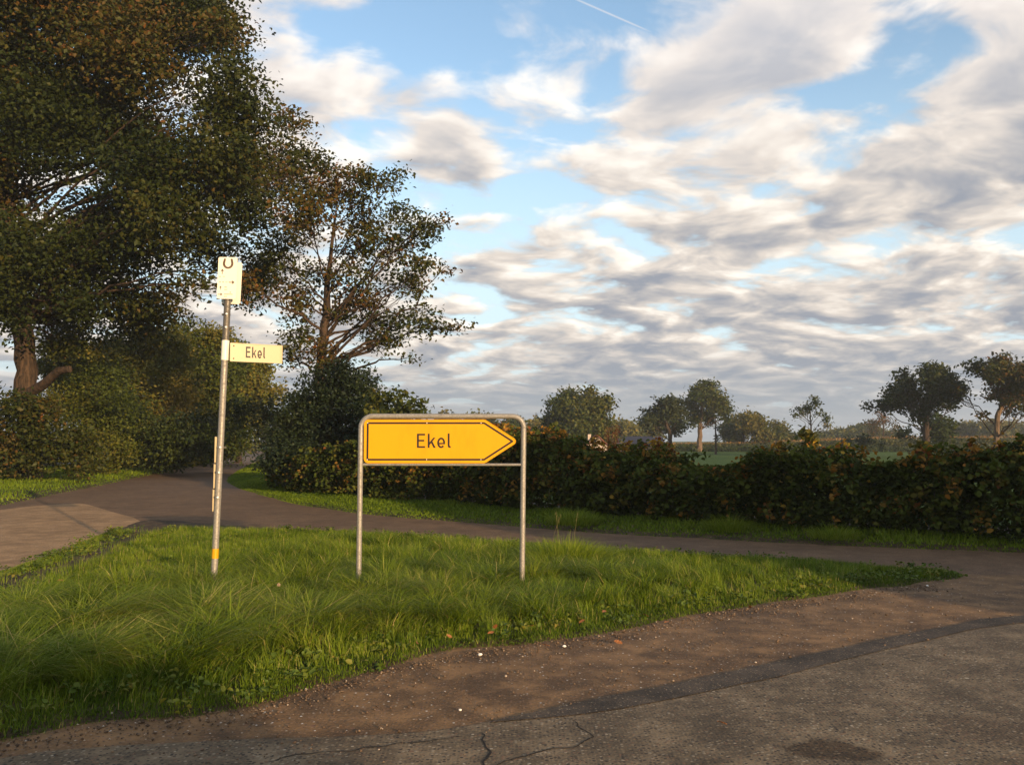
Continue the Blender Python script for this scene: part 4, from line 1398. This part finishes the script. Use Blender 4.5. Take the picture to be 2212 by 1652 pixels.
# ------------------------------------------------------------------ lettering
def letters(name, mat, parent, fr, x0, z0, cap, xs=1.0, y=-.001, th=.0012, wt=.135):
    """Ekel in plain road-sign capitals and lower case; frame fr, start x0, baseline z0."""
    mb = MB()
    s = wt

    def pr(pts, dx, dy=0.0):
        mb.prism([(x0 + (px_ * xs + dx) * cap, z0 + pz * cap) for px_, pz in pts], y - th - dy, y, fr)
    k = xs
    pr([(0, 0), (.58, 0), (.58, s * .92), (s, s * .92), (s, .45), (.52, .45), (.52, .45 + s * .9), (s, .45 + s * .9), (s, 1 - s * .92), (.57, 1 - s * .92), (.57, 1), (0, 1)], 0)
    dx = .76 * k
    pr([(0, 0), (s, 0), (s, 1.0), (0, 1.0)], dx)
    pr([(s, .20), (.24, .34), (.42, 0), (.575, 0), (.335, .455), (.55, .72), (.395, .72), (s, .395)], dx)
    dx = 1.43 * k
    cx_, cz_, rx, rz, n = .28, .355, .28, .375, 26
    a0, a1 = 0.0, math.radians(318)
    out, inn = [], []
    for i in range(n + 1):
        a = a0 + (a1 - a0) * i / n
        out.append((cx_ + rx * math.cos(a), cz_ + rz * math.sin(a)))
        inn.append((cx_ + (rx - s) * math.cos(a), cz_ + (rz - s * .95) * math.sin(a)))
    pr(out + inn[::-1], dx)
    pr([(cx_ - rx + s * .8, cz_ - s * .75), (cx_ + rx - .004, cz_ - s * .75), (cx_ + rx, cz_), (cx_ - rx + s * .8, cz_)], dx, .0003)
    dx = 2.17 * k
    pr([(0, .16), (.03, .06), (.09, .01), (.22, 0), (.22, s * .85), (.165, s * .9), (s, .18), (s, 1.02), (0, 1.02)], dx)
    return mb.build(name, mat, parent)


def round_poly(pts, radii, inset=0.0, seg=7):
    """Convex outline (counter-clockwise) with rounded corners, moved inwards by inset."""
    n = len(pts)
    P_ = [Vector(p) for p in pts]
    lines = []
    for i in range(n):
        a, b = P_[i], P_[(i + 1) % n]
        dr = (b - a).normalized()
        nr = Vector((-dr.y, dr.x))
        lines.append((a + nr * inset, dr))
    out = []
    for i in range(n):
        (p1, d1), (p2, d2) = lines[i - 1], lines[i]
        cr = d1.x * d2.y - d1.y * d2.x
        t = ((p2 - p1).x * d2.y - (p2 - p1).y * d2.x) / cr
        c = p1 + d1 * t
        r = max(radii[i] - inset, .004)
        half = math.acos(max(-1, min(1, d1.dot(d2)))) / 2
        tl = r * math.tan(half)
        s_, e_ = c - d1 * tl, c + d2 * tl
        cen = s_ + Vector((-d1.y, d1.x)) * r
        a0 = math.atan2((s_ - cen).y, (s_ - cen).x)
        for j in range(seg + 1):
            a = a0 + 2 * half * j / seg
            out.append((cen.x + r * math.cos(a), cen.y + r * math.sin(a)))
    return out


# ------------------------------------------------------------------ yellow arrow sign
def arrow_sign():
    d = 8.6
    lb, rb = at(774, 1290, d), at(1127, 1290, d)
    lt, rt = at(780, 899, d), at(1131.5, 899, d)
    lb.z = rb.z = -.15
    root = empty('arrow_sign', ((lb.x + rb.x) / 2, d, 0.05), 'yellow arrow road sign reading Ekel in a galvanised tube frame', 'road sign')
    R = .115
    r_ = .0265

    def corner(c, ax, ay):
        return [c + ax * (R * (1 - math.sin(a))) + ay * (R * (1 - math.cos(a))) for a in [math.pi / 2 * i / 8 for i in range(9)]]
    right = (rt - lt).normalized()
    dl, dr = (lb - lt).normalized(), (rb - rt).normalized()
    # left upright, arched top with both bends, right upright
    MB().tube([lb, lt + dl * (R + .001)], r_, 16).build('post', M['galv'], root, True)
    MB().tube([rb, rt + dr * (R + .001)], r_, 16).build('post', M['galv'], root, True)
    arc1 = [lt + dl * R + (right * R - dl * 0) * (1 - math.cos(a)) - dl * R * math.sin(a) for a in [math.pi / 2 * i / 8 for i in range(9)]]
    arc2 = [rt + dr * R - right * R * (1 - math.cos(a)) - dr * R * math.sin(a) for a in [math.pi / 2 * i / 8 for i in range(9)]]
    MB().tube(arc1 + arc2[::-1], r_, 16).build('top_rail', M['galv'], root, True)
    bl, br = at(782, 1003, d), at(1126, 1003.5, d)
    MB().tube([bl, br], .0135, 12).build('lower_rail', M['galv'], root, True)
    # panel
    pl, pr_ = at(786.5, 1000, d), at(1121, 1000, d)
    pt = at(786.5, 906, d)
    W, H = pr_.x - pl.x, pt.z - pl.z
    fr = Matrix.Translation((pl.x, d - .005, pl.z))
    sh = .782 * W
    pts = [(0, 0), (sh, 0), (W, H / 2), (sh, H), (0, H)]
    rad = [.045, .05, .035, .05, .045]
    o0, o1, o2 = round_poly(pts, rad), round_poly(pts, rad, .026), round_poly(pts, rad, .044)
    edge = round_poly(pts, rad, .004)
    pan = MB().prism(edge, -.012, .012, fr).build('panel', M['yellow'], root)
    MB().ring(o0, edge, -.016, .014, fr).build('rim', M['yellow'], pan)
    MB().ring(o1, o2, -.0142, -.0118, fr).build('border', M['black'], pan)
    ea = at(901, 967, d)
    cap = at(901, 936.5, d).z - ea.z
    xs = (at(974, 967, d).x - ea.x) / cap / (2.17 + .22)
    letters('lettering', M['black'], pan, fr, ea.x - pl.x, ea.z - pl.z, cap, xs, -.0118, .0018)
    for (fx, fz) in ((.035, .035), (.405, .035), (.755, .035), (.035, H - .035), (.405, H - .035), (.755, H - .035)):
        x_ = fx if fx < .1 else fx * W
        c = fr @ Vector((x_, -.0135, fz))
        MB().ball(c, .0055, 8, 4, (1, .6, 1)).build('rivet', M['bolt'], pan)


arrow_sign()


# ------------------------------------------------------------------ leaning street-name pole
def arrow_outline(cx, cz, s, ang):
    pts = [(-.5, -.06), (.12, -.06), (.02, -.26), (.16, -.26), (.5, 0), (.16, .26), (.02, .26), (.12, .06), (-.5, .06)]
    c, sn = math.cos(ang), math.sin(ang)
    return [(cx + s * (x * c - y * sn), cz + s * (x * sn + y * c)) for x, y in pts]


def street_sign():
    d = 8.5
    b, t = at(461, 1275, d), at(494, 600, d)
    root = empty('street_sign_post', (b.x, d, 0.05), 'leaning steel pole with street name plate Ekel and horseshoe plates on top', 'street sign')

    def on(v):
        return b.lerp(t, (1275 - v) / 675.0)
    low = b + (b - t).normalized() * .25
    MB().tube([low, on(735)], .031, 18).build('pole', M['galv'], root, True)
    MB().tube([on(737), on(612)], .0325, 18).build('pole_top', M['dark_steel'], root, True)
    MB().tube([on(1207), on(1186)], .0322, 18).build('sticker_band', M['sticker'], root, True)
    for v in (681, 710, 970, 1024, 1077):
        c = on(v)
        rr = .0345 if v < 735 else .033
        cl = MB().tube([on(v + 2.2), on(v - 2.2)], rr, 18).build('clamp', M['dark_steel'] if v < 735 else M['galv'], root, True)
        MB().ball(c + Vector((.009, -rr - .004, 0)), .012, 10, 6).build('bolt', M['bolt'], cl, True)
        MB().box((c.x + (.042 if v in (970, 710) else -.040), c.y + .01, c.z), (.022, .02, .018)).build('bolt', M['dark_steel'], cl)
    # name plate turned away from the camera at the far end
    axis = (t - b).normalized()
    c0 = at(493, 760, d)
    ang = math.radians(30)
    fr = Matrix.Translation((c0.x + .028, d - .034, at(490, 781, d).z)) @ Matrix.Rotation(ang, 4, 'Z')
    W = (at(613, 760, d).x - c0.x - .03) / math.cos(ang) * .86
    H = at(490, 741, d).z - at(490, 781, d).z
    pts = [(0, 0), (W, 0), (W, H), (0, H)]
    o0, o1 = round_poly(pts, [.008] * 4), round_poly(pts, [.008] * 4, .006)
    pl = MB().prism(o1, -.006, .010, fr).build('name_plate', M['cream'], root)
    MB().ring(o0, o1, -.010, .012, fr).build('rim', M['cream'], pl)
    MB().box((W * .968, -.007, H / 2), (.006, .004, H * .88), fr).build('edge_bead', M['cream'], pl)
    cap = H * .60
    letters('lettering', M['black'], pl, fr, W * .295, H * .235, cap, .72, -.0062, .0015, .165)
    for z_ in (.16, .84):
        MB().ball(fr @ Vector((.035, -.008, H * z_)), .007, 8, 5).build('screw', M['brown_print'], pl)
    # white sleeve that carries the plate
    MB().tube([on(781), on(738)], .0365, 20).build('sleeve', M['white'], root, True)
    # horseshoe plates
    fl, ft = at(472, 647, d), at(472, 557.5, d)
    fw = at(514, 600, d).x - fl.x
    fh = ft.z - fl.z
    y0 = d - .05
    fr2 = Matrix.Translation((fl.x, y0, fl.z)) @ Matrix.Rotation(math.radians(1.2), 4, 'Y')
    out = round_poly([(0, 0), (fw, 0), (fw, fh), (0, fh)], [.018] * 4)
    rp = MB().prism(out, -.002, .002, fr2).build('route_plate', M['white'], root)
    # horseshoe
    k = fh / 1200.0                                            # plate measured 1200 units high in the close-up
    def q(x, y):
        return ((x - 275) / 590.0 * fw, fh - (y - 150) * k)
    outer, inner = [], []
    for i in range(25):
        a = math.radians(152 + 236 * i / 24)
        cxh, czh = q(583, 335)
        outer.append((cxh + 152 * k * math.cos(a) * (1.0 if True else 1), czh + 150 * k * math.sin(a)))
        wv = 38 + 14 * math.sin(math.pi * i / 24)
        inner.append((cxh + (152 - 66) * k * math.cos(a), czh + (150 - wv) * k * math.sin(a) + 2 * k))
    outer = [q(450, 195)] + outer[2:-2] + [q(716, 195)]
    inner = [q(512, 195)] + inner[2:-2] + [q(652, 195)]
    hs = MB()
    vs = [fr2 @ Vector((x, -.0035, z)) for x, z in outer + inner]
    n = len(outer)
    hs.add(vs, [(i, i + 1, n + i + 1, n + i) for i in range(n - 1)])
    hs.build('horseshoe_emblem', M['brown_print'], rp)
    dots = MB()
    for (x, y) in ((478, 240), (462, 330), (690, 240), (708, 330), (490, 415), (680, 415)):
        c = q(x, y)
        dots.prism([(c[0] + 9 * k * math.cos(a), c[1] + 9 * k * math.sin(a)) for a in [i * math.pi / 3 for i in range(6)]], -.0045, -.0038, fr2)
    dots.build('nail_hole', M['faint'], rp)['kind'] = 'stuff'
    for (x, y, s_, an) in ((412, 565, 150, 90), (715, 872, 170, 0), (378, 1040, 110, 90), (375, 1222, 130, 0)):
        c = q(x, y)
        MB().prism(arrow_outline(c[0], c[1], s_ * k, math.radians(an)), -.0035, -.002, fr2).build('arrow_mark', M['brown_print'], rp)
    fa = MB()
    for (x0, x1, y) in ((325, 385, 712), (440, 505, 712), (330, 385, 868), (430, 480, 868), (530, 600, 868), (500, 580, 1015), (500, 600, 1085), (505, 765, 1215), (500, 600, 1280), (665, 710, 1160)):
        a, b_ = q(x0, y), q(x1, y)
        m_ = max(2, int((x1 - x0) / 26))
        for i in range(m_):
            xa = a[0] + (b_[0] - a[0]) * i / m_
            fa.prism([(xa, a[1] - 14 * k), (xa + 15 * k, a[1] - 14 * k), (xa + 15 * k, a[1] + 14 * k), (xa, a[1] + 14 * k)], -.003, -.002, fr2)
    fa.build('faded_lettering', M['faint'], rp)['kind'] = 'stuff'
    fr3 = Matrix.Translation((fl.x + .014, d + .045, fl.z - .034)) @ Matrix.Rotation(math.radians(1.8), 4, 'Y')
    out3 = round_poly([(0, 0), (fw, 0), (fw, fh + .005), (0, fh + .005)], [.022] * 4)
    MB().prism(out3, -.002, .002, fr3).build('rear_plate', M['white'], root)
    # three small plates seen edge-on behind the pole
    for i, (v0, v1) in enumerate(((943, 1000), (1002, 1055), (1057, 1105))):
        p0, p1 = at(466.2 - i * 2.2, v1, d), at(467.0 - i * 2.2, v0, d)
        f4 = Matrix.Translation((p0.x - .010, d + .02, p0.z)) @ Matrix.Rotation(math.radians(108.6), 4, 'Z')
        hh = p1.z - p0.z
        MB().prism(round_poly([(-.02, 0), (.24, 0), (.24, hh), (-.02, hh)], [.010] * 4), -.011, .011, f4).build('side_plate', M['cream'], root)


street_sign()


# ------------------------------------------------------------------ small things on the ground
def pebbles():
    rng = np.random.default_rng(401)
    e = curve2(gp((0, 1612), (200, 1574), (400, 1553), (560, 1532), (700, 1488), (850, 1446), (1000, 1414), (1150, 1394), (1280, 1378), (1400, 1357), (1560, 1325), (1640, 1313), (1760, 1296), (1880, 1280), (2000, 1265)), step=.05)
    N = 3800
    j = rng.integers(0, len(e), N)
    P = e[j] + np.column_stack([rng.normal(0, .05, N), -np.abs(rng.normal(0, .16, N)) + .05])
    far = rng.random(N) < .35
    P[far] += np.column_stack([rng.normal(0, .3, far.sum()), -rng.random(far.sum()) * 1.6])
    r = np.clip(rng.lognormal(-5.15, .42, N), .003, .014)
    octa = np.array([(1, 0, 0), (-1, 0, 0), (0, 1, 0), (0, -1, 0), (0, 0, 1), (0, 0, -1)], float)
    V = octa[None] * (r[:, None, None] * rng.uniform(.6, 1.25, (N, 6, 1))) * np.array([1, 1, .7])
    a = rng.uniform(0, 6.28, N)
    ca, sa = np.cos(a)[:, None], np.sin(a)[:, None]
    V = np.stack([V[..., 0] * ca - V[..., 1] * sa, V[..., 0] * sa + V[..., 1] * ca, V[..., 2]], -1)
    V += np.column_stack([P, np.full(N, .008) + r * .25])[:, None]
    tri = np.array([(0, 2, 4), (2, 1, 4), (1, 3, 4), (3, 0, 4), (2, 0, 5), (1, 2, 5), (3, 1, 5), (0, 3, 5)])
    Fc = (np.arange(N)[:, None, None] * 6 + tri[None]).reshape(-1, 3)
    tag(mk('gravel', V.reshape(-1, 3), Fc, M['pebble'], None, np.repeat(rng.random(N), 8)), 'loose gravel scattered along the rim of the grass island', 'gravel', kind='stuff')


M['pebble'] = m_leaf('loose_stones', [(0.0, (0.06, 0.04, 0.026)), (0.6, (0.13, 0.085, 0.053)), (0.93, (0.20, 0.14, 0.09)), (1.0, (0.42, 0.35, 0.28))], 0.0, .8)
pebbles()


def white_pebble(px, r, label):
    p = on_ground(*px, z=.01)
    rng = np.random.default_rng(int(px[0]))
    mb = MB().ball(p + Vector((0, 0, r * .55)), r, 9, 6, (1.2, .9, .75))
    mb.v = [tuple(Vector(v) + Vector(rng.normal(0, r * .06, 3))) for v in mb.v]
    o = mb.build('pebble', M['white_stone'], None, True)
    tag(o, label, 'pebble', 'white pebbles at the rim of the grass')


white_pebble((1037, 1415), .013, 'bright white pebble at the grass rim below the right sign post')
white_pebble((1219, 1397), .012, 'white pebble on the gravel rim right of the brightest one')
white_pebble((994, 1534), .008, 'pale pebble out on the brown shoulder')
white_pebble((2003, 1266), .012, 'pale pebble by the tip of the grass island')


def oak_leaf_mesh():
    prof = [(0, 0), (.12, .10), (.25, .22), (.34, .14), (.48, .30), (.58, .18), (.70, .27), (.80, .15), (.90, .16), (1.0, 0)]
    vs, fs = [], []
    for x, w in prof:
        vs += [(x - .5, -w, .10 * math.sin(x * 9) * w + .25 * w), (x - .5, 0, .12 * x * x), (x - .5, w, .06 + .3 * w)]
    for i in range(len(prof) - 1):
        a = i * 3
        fs += [(a, a + 3, a + 4, a + 1), (a + 1, a + 4, a + 5, a + 2)]
    me = bpy.data.meshes.new('fallen_leaf')
    me.from_pydata(vs, [], fs)
    a = me.attributes.new('tint', 'FLOAT', 'FACE')
    a.data.foreach_set('value', [.5 + .3 * math.sin(i * 2.1) for i in range(len(fs))])
    me.materials.append(M['fallen'])
    return me


def fallen():
    rng = np.random.default_rng(77)
    me = oak_leaf_mesh()
    spots = [(1070, 1355, 'curled'), (1060, 1368, 0), (1147, 1353, 0), (1257, 1343, 0), (1305, 1322, 0), (1440, 1345, 0), (1395, 1330, 0), (970, 1375, 0), (900, 1390, 0), (1335, 1386, 0), (1560, 1560, 0), (1180, 1395, 0), (245, 1300, 0), (1620, 1312, 0), (1700, 1292, 0), (130, 1255, 0), (300, 1233, 0)]
    first = None
    for i, (u, v, _) in enumerate(spots):
        road = v > 1500 or v == 1386
        p = on_ground(u, v, .03 if road else .11)
        if first is None:
            o = first = bpy.data.objects.new('fallen_leaf', me)
        else:
            o = first.copy()
        COL.objects.link(o)
        o.location = (p.x, p.y, .028 if road else .115)
        s_ = rng.uniform(.045, .068)
        o.scale = (s_, s_, s_)
        o.rotation_euler = (rng.normal(.35, .3), rng.normal(0, .3), rng.uniform(0, 6.28))
        lab = 'orange brown fallen oak leaf lying at the front rim of the grass island'
        if v > 1500:
            lab = 'orange fallen leaf lying alone out on the tarmac road'
        elif u < 400:
            lab = 'orange fallen leaf on the mown grass left of the leaning pole'
        tag(o, lab, 'leaf', 'fallen leaves round the grass island')


fallen()


def scrap():
    p = on_ground(602, 1262, .2)
    rng = np.random.default_rng(5)
    mb = MB().ball((p.x, p.y, .20), .011, 9, 6, (1, .8, 1.3))
    mb.v = [tuple(Vector(v) + Vector(rng.normal(0, .005, 3))) for v in mb.v]
    tag(mb.build('litter_scrap', M['scrap']), 'crumpled pale pink scrap caught in the long grass between the posts', 'litter')


scrap()

# ------------------------------------------------------------------ trees behind the viewer whose shade lies over the right half
for i_, (x_, y_, h_) in enumerate(((14.6, -3.2, 5.7), (17.5, -0.6, 5.2), (20.5, 2.0, 5.2))):
    rng_ = np.random.default_rng(500 + i_)
    root_ = empty('roadside_tree', (x_, y_, 0), ('leafy roadside tree nearest the road behind the viewer', 'leafy roadside tree in the middle of the row behind the viewer', 'leafy roadside tree at the end of the row behind the viewer')[i_], 'tree', 'trees shading the junction from the right')
    MB().tube([(x_, y_, -.1), (x_ + .1, y_, h_ * .4), (x_, y_ + .1, h_ * .8)], [.16, .12, .05], 9).build('trunk', M['bark'], root_, True)
    n_ = 9000
    dv_ = rng_.normal(0, 1, (n_, 3))
    dv_ /= np.linalg.norm(dv_, axis=1)[:, None]
    C_ = np.array((x_, y_, h_ * .52)) + dv_ * np.array((2.4, 2.4, h_ * .48)) * (rng_.random((n_, 1)) ** .35)
    C_ = C_[C_[:, 2] > .05]
    V_, F_, T_ = leaf_cards(C_, np.full(len(C_), .34), np.full(len(C_), .24), rng_.uniform(.2, .8, len(C_)), rng_)
    mk('crown', V_, F_, M['green_leaf'], root_, T_)

for i_, (pp_, h_) in enumerate(((0.5, 3.05), (-2.0, 3.15), (-4.4, 3.0))):  # out-of-view bushes added to shade the near grass at lower left
    x_, y_ = pp_ * .83 + 9.5 * .56, pp_ * .56 - 9.5 * .83
    rng_ = np.random.default_rng(540 + i_)
    root_ = empty('shade_bush', (x_, y_, 0), ('unseen bush nearest the trees, added to shade the near grass', 'unseen bush in the middle, added to shade the near grass', 'unseen bush farthest from the trees, added to shade the near grass')[i_], 'bush', 'unseen bushes added to shade the near grass')
    n_ = 4200
    dv_ = rng_.normal(0, 1, (n_, 3))
    dv_ /= np.linalg.norm(dv_, axis=1)[:, None]
    C_ = np.array((x_, y_, h_ * .45)) + dv_ * np.array((1.45, 1.3, h_ * .52)) * (rng_.random((n_, 1)) ** .35)
    C_ = C_[C_[:, 2] > .05]
    V_, F_, T_ = leaf_cards(C_, np.full(len(C_), .20), np.full(len(C_), .14), rng_.uniform(.2, .8, len(C_)), rng_)
    mk('crown', V_, F_, M['green_leaf'], root_, T_)

# ------------------------------------------------------------------ morning haze
if HAZE > 0:
    hm = bpy.data.materials.new('haze')
    hm.use_nodes = True
    hm.node_tree.nodes.clear()
    hk = NT(hm.node_tree)
    pv = hk.n('ShaderNodeVolumePrincipled', {'Color': (0.86, 0.90, 0.95), 'Density': HAZE, 'Anisotropy': 0.2})
    ho = hk.n('ShaderNodeOutputMaterial')
    hm.node_tree.links.new(pv.outputs[0], ho.inputs['Volume'])
    tag(MB().box((0, 0, 12.0), (1900, 1900, 26.2)).build('haze', hm), 'thin pale morning haze over the fields', kind='stuff')
